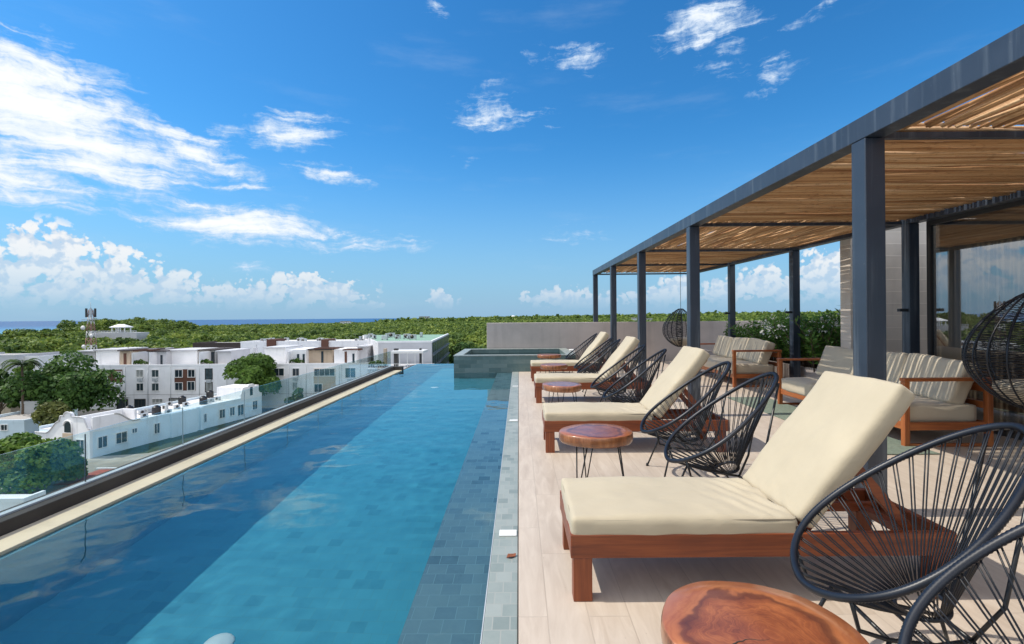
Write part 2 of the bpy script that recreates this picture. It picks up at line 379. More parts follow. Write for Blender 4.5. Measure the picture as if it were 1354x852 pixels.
def m_sticks():
    m, t, b = material('cane_sticks'); o = t.obj()
    g = t.new('ShaderNodeNewGeometry').outputs['Random Per Island']
    n = t.noise(o, 14, 5, .65); n2 = t.noise(o, 60, 3, .6)
    c = t.ramp(g, [(0, (.30, .15, .065)), (.3, (.50, .28, .125)), (.65, (.62, .38, .19)), (.9, (.74, .52, .30)), (1, (.38, .19, .08))])
    c = t.mix(t.math('MULTIPLY', t.sstep(n, .52, .7), .40), c, (.20, .09, .035))
    setb(t, b, color=c, rough=.7, normal=t.bump(t.math('ADD', n, n2), .4, .006)); MAT['cane'] = m
m_sticks()
simple('cord_black', (.007, .0095, .016), rough=.40, var=.3, scale=8, spec=.5)
simple('cord_string', (.007, .009, .014), rough=.45, var=.3, scale=8, spec=.4)
simple('black_rod', (.010, .011, .013), rough=.35, var=.2, scale=8, spec=.5)
simple('white_plastic', (.78, .78, .75), rough=.4, var=.05)
simple('dark_leaf', (.22, .07, .03), rough=.7, var=.3, scale=30)
simple('blind_fabric', (.44, .385, .315), rough=.9, var=.06, scale=2)
simple('piping_fabric', (.34, .29, .21), rough=.8, var=.1)
simple('curtain_pane', (.30, .31, .30), rough=.2, var=.3, scale=1.5, spec=.6)
simple('strip_sage', (.17, .21, .165), rough=.95, var=.22, scale=40, bump=.4)
def m_concrete(name, c, boards=False, scale=1.2, var=.16):
    m, t, b = material(name); o = t.obj()
    n = t.noise(o, scale, 7, .6, .3); n2 = t.noise(o, 14, 5, .65); st = t.noise(t.mapping(o, (3, 3, .25)), 1.4, 5, .6)
    col_ = t.ramp(n, [(.3, tuple(k * (1 - var) for k in c)), (.7, tuple(k * (1 + var) for k in c))])
    col_ = t.mix(t.math('MULTIPLY', t.sstep(st, .50, .75), .32), col_, tuple(k * .62 for k in c))
    h = n2
    if boards:
        sp = t.new('ShaderNodeSeparateXYZ'); t.l.new(o, sp.inputs[0])
        fr = t.math('FRACT', t.math('MULTIPLY', sp.outputs[2], 1 / .19)); fl = t.math('FLOOR', t.math('MULTIPLY', sp.outputs[2], 1 / .19))
        cb = t.new('ShaderNodeCombineXYZ'); t.put(cb.inputs[2], fl)
        wn = t.new('ShaderNodeTexWhiteNoise'); t.l.new(cb.outputs[0], wn.inputs['Vector'])
        col_ = t.mix(t.math('MULTIPLY', wn.outputs[0], .35), col_, tuple(min(1, k * 1.35) for k in c))
        ln = t.math('ADD', t.sstep(fr, .05, 0), t.sstep(fr, .95, 1))
        col_ = t.mix(t.math('MULTIPLY', ln, .5), col_, tuple(k * 1.5 for k in c)); h = t.math('ADD', n2, t.math('MULTIPLY', ln, 2.0))
        gr = t.noise(t.mapping(o, (2, 2, 60)), 1, 3, .6); h = t.math('ADD', h, gr)
    setb(t, b, color=col_, rough=.85, normal=t.bump(h, .25, .006)); MAT[name] = m
m_concrete('wall_concrete', (.46, .41, .385), var=.12); m_concrete('board_concrete', (.64, .575, .50), True); m_concrete('kerb_concrete', (.055, .046, .040), var=.35)
m_concrete('beige_coping', (.66, .535, .375), var=.10); m_concrete('hotel_render', (.55, .53, .5)); m_concrete('lot_concrete', (.33, .30, .25), scale=.16, var=.5)
def m_glass(name, tint, ior=1.5, boost=0.0, rough=0.0):
    m, t, b = material(name); t.n.remove(b); out = t.n['Material Output']
    tr = t.new('ShaderNodeBsdfTransparent'); tr.inputs[0].default_value = (*tint, 1)
    gl = t.new('ShaderNodeBsdfGlossy'); gl.inputs['Roughness'].default_value = rough; gl.inputs[0].default_value = (.95, .97, 1, 1)
    fr = t.new('ShaderNodeFresnel'); bf = t.new('ShaderNodeNewGeometry').outputs['Backfacing']; t.put(fr.inputs[0], t.math('MULTIPLY_ADD', bf, 1 / ior - ior, ior))   # same reflectance from both faces
    f = t.math('ADD', fr.outputs[0], boost, clamp=True)
    mx = t.new('ShaderNodeMixShader'); t.put(mx.inputs[0], f); t.l.new(tr.outputs[0], mx.inputs[1]); t.l.new(gl.outputs[0], mx.inputs[2]); t.l.new(mx.outputs[0], out.inputs[0])
    MAT[name] = m
m_glass('balustrade_glass', (.89, .96, .965), boost=.03); m_glass('tinted_glass', (.74, .73, .71), boost=.19)
def m_water(name, tint, scale=1.0, strength=.3, boost=0):
    m, t, b = material(name); t.n.remove(b); out = t.n['Material Output']; o = t.obj()
    n1 = t.noise(t.mapping(o, (1.0, 2.2, 1), rot=(0, 0, R(12))), 1.7 * scale, 4, .55, .6); n2 = t.noise(t.mapping(o, (1, 1.8, 1), rot=(0, 0, R(-25))), 7 * scale, 3, .5, .3)
    cal = t.noise(o, .35 * scale, 2, .5)
    h = t.math('MULTIPLY', t.math('ADD', n1, t.math('MULTIPLY', n2, .22)), t.sstep(cal, .3, .7, .35, 1.0))
    nb = t.bump(h, strength, .05)
    tr = t.new('ShaderNodeBsdfTransparent'); tr.inputs[0].default_value = (*tint, 1)
    gl = t.new('ShaderNodeBsdfGlossy'); gl.inputs['Roughness'].default_value = .015; t.l.new(nb, gl.inputs['Normal'])
    fr = t.new('ShaderNodeFresnel'); fr.inputs[0].default_value = 1.333; t.l.new(nb, fr.inputs['Normal'])
    mx = t.new('ShaderNodeMixShader'); t.put(mx.inputs[0], t.math('ADD', fr.outputs[0], boost, clamp=True)); t.l.new(tr.outputs[0], mx.inputs[1]); t.l.new(gl.outputs[0], mx.inputs[2]); t.l.new(mx.outputs[0], out.inputs[0])
    MAT[name] = m
def m_pool():
    m, t, b = material('pool_water'); t.n.remove(b); out = t.n['Material Output']
    g = t.new('ShaderNodeBsdfGlass'); g.inputs['IOR'].default_value = 1.40; g.inputs['Roughness'].default_value = 0; g.inputs['Color'].default_value = (.80, .96, 1.0, 1); t.l.new(g.outputs[0], out.inputs[0]); MAT['pool_water'] = m
m_pool()
m_water('tub_water', (.55, .8, .85), 1.4, .25)
def m_slab():
    m, t, b = material('tree_slab'); o = t.obj()
    info = t.new('ShaderNodeObjectInfo').outputs['Random']
    wv = t.noise(o, 3.2, 4, .6, .5, out='Color')
    wa = t.new('ShaderNodeVectorMath', operation='MULTIPLY_ADD'); t.l.new(wv, wa.inputs[0]); wa.inputs[1].default_value = (.22, .22, 0); t.l.new(o, wa.inputs[2])
    wa2 = t.new('ShaderNodeVectorMath', operation='SUBTRACT'); t.l.new(wa.outputs[0], wa2.inputs[0]); wa2.inputs[1].default_value = (.11, .11, 0)
    sx = t.new('ShaderNodeVectorMath', operation='MULTIPLY'); t.l.new(wa2.outputs[0], sx.inputs[0]); sx.inputs[1].default_value = (1, 1, 0)
    ln = t.new('ShaderNodeVectorMath', operation='LENGTH'); t.l.new(sx.outputs[0], ln.inputs[0]); r = ln.outputs['Value']
    rings = t.noise(t.mapping(t.new('ShaderNodeCombineXYZ').outputs[0]), 1)
    cr = t.new('ShaderNodeCombineXYZ'); t.put(cr.inputs[0], t.math('MULTIPLY', r, 150)); t.put(cr.inputs[1], t.math('MULTIPLY', info, 30))
    rn = t.noise(cr.outputs[0], 1, 3, .6); bl = t.noise(o, 7, 5, .6, .6); fib = t.noise(t.mapping(o, (30, 30, 6)), 1, 4, .6)
    heart = t.ramp(t.math('ADD', t.math('MULTIPLY', rn, .45), t.math('MULTIPLY', bl, .6)), [(.32, (.075, .016, .006)), (.52, (.24, .062, .018)), (.72, (.42, .135, .040))])
    sap = t.ramp(t.math('ADD', t.math('MULTIPLY', rn, .4), t.math('MULTIPLY', bl, .5)), [(.3, (.28, .075, .022)), (.7, (.47, .17, .055))])
    c = t.mix(t.sstep(r, .185, .205), heart, sap)
    dk = t.math('MULTIPLY', t.sstep(r, .165, .19), t.sstep(r, .215, .195)); c = t.mix(t.math('MULTIPLY', dk, .65), c, (.06, .014, .006))
    sp = t.new('ShaderNodeSeparateXYZ'); t.l.new(t.new('ShaderNodeNewGeometry').outputs['Normal'], sp.inputs[0])
    side = t.ramp(fib, [(.3, (.12, .035, .012)), (.6, (.34, .13, .045)), (.75, (.45, .21, .09))])
    c = t.mix(t.sstep(sp.outputs[2], .8, .5), c, side)
    setb(t, b, color=c, rough=.34, coat=.65, coat_rough=.16, normal=t.bump(t.math('ADD', bl, t.math('MULTIPLY', fib, .6)), .10, .004)); MAT['slab'] = m
m_slab()
def m_leaf(name, dark, mid, light, trans=.35, clump=.5):
    m, t, b = material(name); out = t.n['Material Output']
    isl = t.new('ShaderNodeNewGeometry').outputs['Random Per Island']; rnd = t.new('ShaderNodeObjectInfo').outputs['Random']
    n = t.noise(t.obj(), clump, 3, .6)
    f = t.math('ADD', t.math('MULTIPLY', isl, .34), t.math('ADD', t.math('MULTIPLY_ADD', n, 1.3, -.32), t.math('MULTIPLY_ADD', rnd, .2, -.1)))
    c = t.ramp(f, [(.2, dark), (.5, mid), (.82, light)])
    setb(t, b, color=c, rough=.6, spec=.3)
    tl = t.new('ShaderNodeBsdfTranslucent'); t.l.new(c, tl.inputs[0]); mx = t.new('ShaderNodeMixShader'); mx.inputs[0].default_value = trans
    t.l.new(b.outputs[0], mx.inputs[1]); t.l.new(tl.outputs[0], mx.inputs[2]); t.l.new(mx.outputs[0], out.inputs[0]); MAT[name] = m
m_leaf('leaf_dark', (.026, .060, .014), (.055, .120, .024), (.110, .200, .038))
m_leaf('leaf_mid', (.040, .085, .016), (.090, .170, .026), (.170, .265, .045))
m_leaf('leaf_olive', (.05, .065, .016), (.11, .13, .03), (.19, .20, .045))
m_leaf('leaf_bright', (.045, .10, .014), (.10, .19, .026), (.20, .30, .045))
m_leaf('leaf_forest', (.055, .105, .024), (.17, .245, .045), (.34, .39, .075), clump=.07)
m_leaf('leaf_hedge', (.045, .105, .02), (.10, .215, .036), (.19, .33, .07), clump=2)
m_leaf('leaf_palm', (.03, .06, .014), (.06, .11, .02), (.12, .18, .035))
simple('petal_white', (.75, .75, .70), rough=.7, var=.08)
simple('bark', (.12, .085, .058), rough=.9, var=.35, scale=6, bump=.5)
def m_plaster(name, c, stain=.5, scale=.5):
    m, t, b = material(name); o = t.obj()
    n = t.noise(o, scale, 6, .6); st = t.noise(t.mapping(o, (1.4, 1.4, .16)), 1, 6, .62); n2 = t.noise(o, 9, 4, .6)
    cc = t.ramp(n, [(.3, tuple(k * .92 for k in c)), (.7, tuple(min(.9, k * 1.05) for k in c))])
    cc = t.mix(t.math('MULTIPLY', t.sstep(st, .54, .78), stain), cc, tuple(k * .55 for k in c))
    setb(t, b, color=cc, rough=.85, normal=t.bump(n2, .1, .02)); MAT[name] = m
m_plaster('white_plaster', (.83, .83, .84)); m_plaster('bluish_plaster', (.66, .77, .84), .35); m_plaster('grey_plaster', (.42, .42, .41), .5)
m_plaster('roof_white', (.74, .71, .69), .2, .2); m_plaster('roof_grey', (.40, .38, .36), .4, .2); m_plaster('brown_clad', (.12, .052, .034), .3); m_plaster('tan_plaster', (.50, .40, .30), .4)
m_plaster('green_roof', (.22, .36, .27), .25, .3); m_plaster('dark_trim', (.06, .045, .04), .2); m_plaster('pale_grey_plaster', (.56, .56, .58), .3)  # the last plaster is a plain pale grey
simple('window_glass', (.022, .035, .045), rough=.12, var=.4, scale=.6, spec=.6)
simple('louvre_glass', (.05, .075, .085), rough=.25, var=.5, scale=1.5, spec=.6)
simple('louvre_frame', (.12, .135, .135), rough=.6, var=.2)
simple('frame_white', (.74, .74, .73), rough=.6, var=.05); simple('frame_dark', (.04, .035, .032), rough=.5, var=.1)
simple('tank_black', (.012, .012, .014), rough=.38, var=.2, spec=.5)
simple('ac_grey', (.42, .45, .47), rough=.5, var=.12); simple('mast_red', (.30, .16, .13), rough=.6, var=.2); simple('mast_white', (.60, .60, .60), rough=.6, var=.1)
simple('terracotta', (.34, .085, .055), rough=.85, var=.2, scale=.8); simple('road_grey', (.06, .06, .06), rough=.9, var=.2, scale=.3)
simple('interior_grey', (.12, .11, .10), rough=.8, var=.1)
def m_ground():
    m, t, b = material('ground_land'); o = t.obj()
    n = t.noise(o, .012, 6, .6); n2 = t.noise(o, .11, 5, .6)
    c = t.ramp(n2, [(.35, (.030, .048, .016)), (.6, (.06, .075, .028)), (.75, (.12, .105, .06))])
    c = t.mix(t.math('MULTIPLY', t.sstep(n, .55, .7), .4), c, (.14, .125, .09))
    setb(t, b, color=c, rough=.95); MAT['land'] = m
m_ground()
def m_sea():
    m, t, b = material('sea_water'); o = t.obj()
    n = t.noise(t.mapping(o, (.5, 1.6, 1)), .02, 6, .6); bnd = t.noise(t.mapping(o, (.0006, .003, 1)), 1, 4, .6)
    sp = t.new('ShaderNodeSeparateXYZ'); t.l.new(o, sp.inputs[0])
    far = t.sstep(sp.outputs[1], 450, 1900)              # the shallows near the beach are turquoise, the open sea deep blue
    far = t.math('ADD', far, t.math('MULTIPLY_ADD', bnd, .5, -.25), clamp=True)
    c = t.ramp(far, [(0, (.06, .30, .38)), (.35, (.025, .16, .32)), (1, (.012, .070, .20))])
    setb(t, b, color=c, rough=.35, spec=.25, normal=t.bump(n, .4, .6)); MAT['sea'] = m
m_sea()

# ================================================================== LARGE STRUCTURE
GZ = -15.15
SHORE = [(-900, 230), (-300, 240), (0, 255), (85, 285), (110, 400), (160, 640), (250, 660), (350, 780), (480, 980), (560, 1500), (620, 2600), (700, 9000), (3000, 9000)]
def interp(tab, x):
    for (a, b), (c, d) in zip(tab, tab[1:]):
        if x <= c: return b + (d - b) * max(0, (x - a)) / (c - a)
    return tab[-1][1]
def pxof(X, Y): return XV + FPX * X / max(Y, 1)
def elev(X, Y):
    e = 9.5 * math.exp(-((X + 252) / 36) ** 2 - ((Y - 312) / 60) ** 2)          # the knoll with the pavilion
    p = pxof(X, Y)
    e += max(0, min(1, (p - 560) / 400)) * 8.5 * max(0, min(1, (Y - 380) / 420))    # land rises a little inland, to the right
    return e
def make_ground():
    mb = MB(); azs = [R(-75 + 150 * i / 150) for i in range(151)]
    rs = [0, 10, 20, 35, 50, 70, 90, 110, 135, 160, 190, 220, 250, 280, 310, 340, 380, 420, 480, 560, 650, 760, 900, 1100, 1400, 1900, 2600, 4000, 6500, 9000, 14000]
    vs = []
    for a in azs:
        sh = interp(SHORE, XV + FPX * math.tan(a) if abs(a) < R(80) else -900)
        for r in rs:
            X, Y = r * math.sin(a) / max(.25, math.cos(a)), r - 20
            z = GZ + elev(X, Y)
            if r > sh: z = GZ - min(14, (r - sh) * .05)
            vs.append((X, Y, z))
    n = len(rs); fs = [(i * n + j, (i + 1) * n + j, (i + 1) * n + j + 1, i * n + j + 1) for i in range(len(azs) - 1) for j in range(n - 1)]
    mb.add(vs, fs, True); o = mb.build('ground', MAT['land']); tag(o, kind='structure')
make_ground()
mb = MB(); mb.add([(-60000, 40, GZ - 1.2), (60000, 40, GZ - 1.2), (60000, 80000, GZ - 1.2), (-60000, 80000, GZ - 1.2)], [(0, 1, 2, 3)]); tag(mb.build('sea', MAT['sea']), kind='structure')

# --- terrace deck (an L round the raised tub)
DX0 = -0.012
mb = MB(); mb.prism([(DX0, -3.5), (9.5, -3.5), (9.5, 14.55), (1.42, 14.55), (1.42, 11.99), (DX0, 11.99)], 'z', -.22, 0)
tag(mb.build('deck_floor', MAT['deck']), kind='structure')

# --- pool
pool = empty('swimming_pool', (0, 0, 0)); tag(pool, 'long infinity pool lined with greenish stone tile along the terrace', 'pool')
mb = MB(); mb.box(-3.04, -.55, -3.5, 14.30, -1.26, -1.12); mb.build('pool_floor', MAT['pool_floor'], pool)
mb = MB(); mb.box(-.548, -.168, -3.5, 11.99, -1.12, -.16); mb.build('shallow_ledge', MAT['ledge_tile'], pool, bevel=.006)
mb = MB(); mb.box(-3.04, -3.0, -3.5, 14.30, -1.117, -.04); mb.box(-3.0, -1.625, 14.24, 14.38, -1.117, -.034); mb.build('basin_wall', MAT['basin_plain'], pool)
mb = MB(); mb.box(-.165, -.016, -3.5, 11.99, -.5, 0); mb.build('tile_coping', MAT['coping_tile'], pool, bevel=.004)
mb = MB(); mb.box(-.1715, -.1665, -3.5, 11.99, -.4, -.002); mb.build('coping_edge_trim', MAT['ac_grey'], pool)
mb = MB(); mb.box(-3.265, -3.043, -3.5, 12.58, -.5, 0); mb.build('beige_coping', MAT['beige_coping'], pool, bevel=.004)
for Y in (3.02, 6.32, 9.45):
    mb = MB(); mb.box(-.132, -.024, Y - .04, Y + .04, .001, .008); mb.build('skimmer_lid', MAT['white_plastic'], pool, bevel=.002)
def dome(c, r, axis):
    mb = MB(); pr = [(r * math.cos(a), r * .35 * math.sin(a)) for a in [i * math.pi / 2 / 5 for i in range(6)]]
    pr[-1] = (r * .02, pr[-1][1]); m2 = MB(); m2.lathe((0, 0, 0), pr, 16)
    M = Matrix() if axis == 'z' else Matrix.Rotation(R(-90), 4, 'Y')
    mb.add([M @ Vector(p) + Vector(c) for p in m2.v], m2.f, True); return mb
for Y in (2.42, 5.45, 8.6): dome((-.55, Y, -.48), .075, 'x').build('wall_light', MAT['white_plastic'], pool)
for (X, Y) in ((-1.74, 2.78), (-1.85, 10.6)): dome((X, Y, -1.12), .085, 'z').build('floor_drain', MAT['white_plastic'], pool)
def make_water():
    mb = MB(); nx, ny = 84, 500; x0, x1, y0, y1 = -3.042, -.1725, -3.5, 14.385; idx = {}; vs = []; fs = []
    def h(x, y):
        a = mnoise.noise(Vector((x * 1.3, y * 1.9, 1))) * .0070 + mnoise.noise(Vector((x * 3.4 + .6 * y, y * 4.6, 5))) * .0036 + mnoise.noise(Vector((x * 8.5, y * 10 - x * 2, 9))) * .0016
        return -.018 + a * (.55 + .45 * mnoise.noise(Vector((x * .5, y * .4, 3))) * 1.6)
    for i in range(nx + 1):
        for j in range(ny + 1):
            x, y = x0 + (x1 - x0) * i / nx, y0 + (y1 - y0) * j / ny; idx[i, j] = len(vs); vs.append((x, y, h(x, y)))
    for i in range(nx):
        for j in range(ny):
            xm, ym = x0 + (x1 - x0) * (i + .5) / nx, y0 + (y1 - y0) * (j + .5) / ny
            if ym > 11.99 and xm > -1.615: continue
            fs.append((idx[i, j], idx[i + 1, j], idx[i + 1, j + 1], idx[i, j + 1]))
    mb.add(vs, fs, True); o = mb.build('water', MAT['pool_water']); tag(o, kind='structure'); return o
pool_water = make_water()
pool_water.cycles.is_caustics_caster = True
for ch in pool.children: ch.cycles.is_caustics_receiver = True
# --- raised tub at the end of the pool
tub = empty('raised_tub', (0, 12, 0)); tag(tub, 'raised square hot tub faced in dark green stone at the far end of the pool', 'hot tub')
mb = MB(); x0, x1, y0, y1, zt = -1.62, 1.40, .0, 2.55, .39
mb.box(x0, x1, y0, y0 + .2, -1.4, zt); mb.box(x0, x1, y1 - .2, y1, -.86, zt); mb.box(x0, x0 + .2, y0 + .2, y1 - .2, -1.4, zt); mb.box(x1 - .2, x1, y0 + .2, y1 - .2, -.86, zt); mb.box(x0 + .2, x1 - .2, y0 + .2, y1 - .2, -.86, -.1)
mb.build('tub_wall', MAT['tub_tile'], tub)
mb = MB(); a = .21
mb.box(x0 - .01, x1 + .01, y0 - .01, y0 + a, zt, zt + .024); mb.box(x0 - .01, x1 + .01, y1 - a, y1 + .01, zt, zt + .024); mb.box(x0 - .01, x0 + a, y0 + a, y1 - a, zt, zt + .024); mb.box(x1 - a, x1 + .01, y0 + a, y1 - a, zt, zt + .024)
mb.build('tub_rim', MAT['coping_tile'], tub)
mb = MB(); mb.add([(x0 + .2, y0 + .2, .30), (x1 - .2, y0 + .2, .30), (x1 - .2, y1 - .2, .30), (x0 + .2, y1 - .2, .30)], [(0, 1, 2, 3)]); mb.build('tub_water', MAT['tub_water'], tub)
mb = MB(); mb.box(1.43, 1.58, 13.6, 14.0, 0, .42); tag(mb.build('white_block', MAT['white_plastic'], bevel=.01), 'small white block standing between the raised tub and the end wall', 'block')

# --- glass balustrade on its kerb
bal = empty('glass_balustrade', (-3.27, 0, 0)); tag(bal, 'low frameless glass balustrade on a dark kerb along the outer side of the pool', 'balustrade')
mb = MB(); mb.box(-.20, 0, -3.5, 12.76, -1.6, .085); mb.build('kerb', MAT['kerb_concrete'], bal, bevel=.006)
mb = MB(); mb.box(.003, .222, 12.60, 12.76, -1.6, .083); mb.box(.12, .222, 12.763, 14.40, -1.6, -.04); mb.box(.225, 1.64, 14.392, 14.52, -1.6, -.06); mb.build('kerb_return', MAT['kerb_concrete'], bal)
Y = -.6
while Y < 12.6:
    Y2 = min(Y + 1.09, 12.72)
    mb = MB(); mb.box(-.112, -.100, Y + .006, Y2 - .006, .087, .483); mb.build('glass_panel', MAT['balustrade_glass'], bal)
    if Y > 0:
        mb = MB(); mb.box(-.110, -.102, Y - .002, Y + .002, .087, .470); mb.build('joint_strip', MAT['ac_grey'] if Y > 4.5 else MAT['frame_dark'], bal)
    Y = Y2
mb = MB(); mb.box(-.13, -.082, -3.5, 12.72, .0855, .098); mb.build('glass_channel', MAT['ac_grey'], bal)

# --- end wall of the terrace
mb = MB(); mb.box(-.97, 9.6, 14.60, 14.80, -1.2, 1.185)
tag(mb.build('end_wall', MAT['wall_concrete'], bevel=.01), 'plain grey plastered parapet wall behind the raised tub', 'wall')

# --- hotel below and lounge room to the right
hot = empty('hotel_building', (0, 0, 0)); tag(hot, 'hotel block whose roof carries the pool terrace', 'building')
mb = MB(); mb.box(-3.40, 9.4, -3.4, 14.5, GZ - 1, -1.5); mb.build('wall', MAT['hotel_render'], hot)
lounge = empty('roof_lounge', (5.33, 0, 0)); tag(lounge, 'glazed lounge room beside the pergola with a board marked concrete wall', 'building')
mb = MB(); mb.box(-.05, 4.1, 7.7, 7.95, 0, 3.05); mb.build('concrete_wall', MAT['board_concrete'], lounge, bevel=.008)
mb = MB(); mb.box(0.06, 4.1, -3.4, 6.34, 2.60, 2.85); mb.build('roof', MAT['hotel_render'], lounge)
mb = MB(); mb.box(.0, .05, -3.4, 6.32, 0, .05); mb.box(.0, .05, -3.4, 6.32, 2.50, 2.58); mb.box(0, .05, 6.27, 6.32, .05, 2.50); mb.box(0, .05, 3.1, 3.15, .05, 2.50); mb.box(.05, 3.9, 6.29, 6.32, 2.50, 2.58)
mb.build('window_frame', MAT['frame_dark'], lounge)
mb = MB(); mb.box(.018, .032, 3.15, 6.27, .05, 2.50); mb.build('glass_pane', MAT['tinted_glass'], lounge)
mb = MB(); mb.box(.018, .032, -3.4, 3.10, .05, 2.50); mb.build('glass_pane', MAT['tinted_glass'], lounge)
mb = MB(); mb.box(.06, 3.9, 6.295, 6.31, .02, 2.50); mb.build('glass_pane', MAT['tinted_glass'], lounge)
for y0, y1 in ((3.17, 6.25), (-3.38, 3.08)):
    mb = MB(); mb.box(.11, .116, y0, y1, .06, 2.48); mb.build('roller_blind', MAT['blind_fabric'], lounge)
mb = MB(); mb.box(.2, 3.9, 6.24, 6.246, .06, 2.48); mb.build('roller_blind', MAT['blind_fabric'], lounge)
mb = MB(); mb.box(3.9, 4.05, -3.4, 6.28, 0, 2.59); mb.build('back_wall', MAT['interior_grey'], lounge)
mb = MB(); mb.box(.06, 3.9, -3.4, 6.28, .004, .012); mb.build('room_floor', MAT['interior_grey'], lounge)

# ================================================================== PERGOLA
def zb(Y): return 2.53 + .007 * (Y - 3.2)
perg = empty('pergola', (2.31, 3.22, 0)); tag(perg, 'long dark steel pergola roofed with rough cane sticks', 'pergola')
def PG(X, Y, z=0): return (X - 2.31, Y - 3.22, z)
S_ = .135
rows = [-.15, 3.22, 6.49, 9.20, 11.92, 14.64]
def front_x(Y): return 2.312 - .004 * (Y - 3.22)
for i, Y in enumerate(rows):
    fx = front_x(Y); mb = MB(); a = PG(fx, Y)
    mb.box(a[0], a[0] + S_, a[1], a[1] + S_, 0 if Y < 14 else 1.186, zb(Y) - .002); mb.build('post', MAT['painted_steel'], perg, bevel=.006)
    if Y < 14:
        mb = MB(); mb.box(a[0] - .03, a[0] + S_ + .03, a[1] - .03, a[1] + S_ + .03, .0005, .012); mb.build('base_plate', MAT['painted_steel'], perg, bevel=.002)
BX = 5.17
for Y in (6.40, 9.12, 11.84, 14.64):
    a = PG(BX, Y); mb = MB(); mb.box(a[0], a[0] + S_, a[1], a[1] + S_, 0 if Y < 14 else 1.186, zb(Y) - .002); p = mb.build('post', MAT['painted_steel'], perg, bevel=.006)
    if Y < 14:
        mb = MB(); mb.box(a[0] - .115, a[0] - .002, a[1] + .02, a[1] + .07, 1.385, 1.425); mb.build('bracket', MAT['black_rod'], perg, bevel=.004)
def ybeam(fx, y0, y1, w, h, name='beam'):
    A, B = PG(fx(y0), y0, zb(y0)), PG(fx(y1), y1, zb(y1)); mb = MB()
    mb.hexa([A, (A[0] + w, A[1], A[2]), (B[0] + w, B[1], B[2]), B, (A[0], A[1], A[2] + h), (A[0] + w, A[1], A[2] + h), (B[0] + w, B[1], B[2] + h), (B[0], B[1], B[2] + h)])
    mb.build(name, MAT['painted_steel'], perg, bevel=.004)
ybeam(front_x, -1.5, 14.80, S_, .15); ybeam(lambda y: BX, -1.5, 14.80, S_, .12)
for Y in rows + [-1.5]:
    fx = front_x(Y); A = PG(fx + S_ + .002, Y + .03, zb(Y) + .004); mb = MB()
    mb.box(A[0], BX - 2.31 - .002, A[1], A[1] + .04, A[2], A[2] + .04); mb.build('cross_beam', MAT['painted_steel'], perg)
def stick_mat(x0, x1, y0, y1, along, seed, dens=1.0):
    rng = random.Random(seed); mb = MB()
    L0, L1, T0, T1 = (x0, x1, y0, y1) if along == 'x' else (y0, y1, x0, x1)
    p = T0
    while p < T1:
        r = rng.uniform(.010, .019); p += r
        n = 9; ph, ph2 = rng.uniform(0, 6.28), rng.uniform(0, 6.28); am, am2 = rng.uniform(.004, .018), rng.uniform(.002, .008); sk = rng.uniform(-.025, .025)
        e0, e1 = rng.uniform(-.03, .03), rng.uniform(-.03, .03); zz = rng.uniform(-.005, .008); pts = []; rad = []
        for i in range(n + 1):
            f = i / n; l = L0 + e0 + (L1 + e1 - L0 - e0) * f
            q = p + am * math.sin(ph + f * 7) + am2 * math.sin(ph2 + f * 19) + sk * (f - .5)
            X, Y = (l, q) if along == 'x' else (q, l)
            pts.append(PG(X, Y, zb(Y) + .056 + r + zz + .006 * math.sin(ph2 + f * 9))); rad.append(r * (1.12 - .28 * f) * (1 + .07 * math.sin(ph + i * 2.1)))
        mb.tube(pts, rad, 6)
        p += r + (rng.choice([0, .0, .001, .002, .004, .007, .011]) if rng.random() < .74 else rng.uniform(.010, .026)) * dens
    # thin second layer resting on top closes most of the gaps
    p = T0
    while p < T1:
        r = rng.uniform(.009, .015); p += r; ph = rng.uniform(0, 6.28); am = rng.uniform(.004, .016); pts = []
        for i in range(8):
            f = i / 7; l = L0 + (L1 - L0) * f; q = p + am * math.sin(ph + f * 8); X, Y = (l, q) if along == 'x' else (q, l)
            pts.append(PG(X, Y, zb(Y) + .102 + .004 * math.sin(ph + 5 * f)))
        mb.tube(pts, r, 5)
        p += r + rng.uniform(.008, .055)
    return mb.build('cane_mat', MAT['cane'], perg)
bays = [-1.5] + rows
for i in range(len(bays) - 1):
    stick_mat(front_x(bays[i]) + S_ - .02, BX + .10, bays[i] + .04, bays[i + 1] + .0, 'xyxyxy'[(i + 0) % 2 + 0] if False else ('x' if i % 2 == 0 else 'y'), 100 + i)

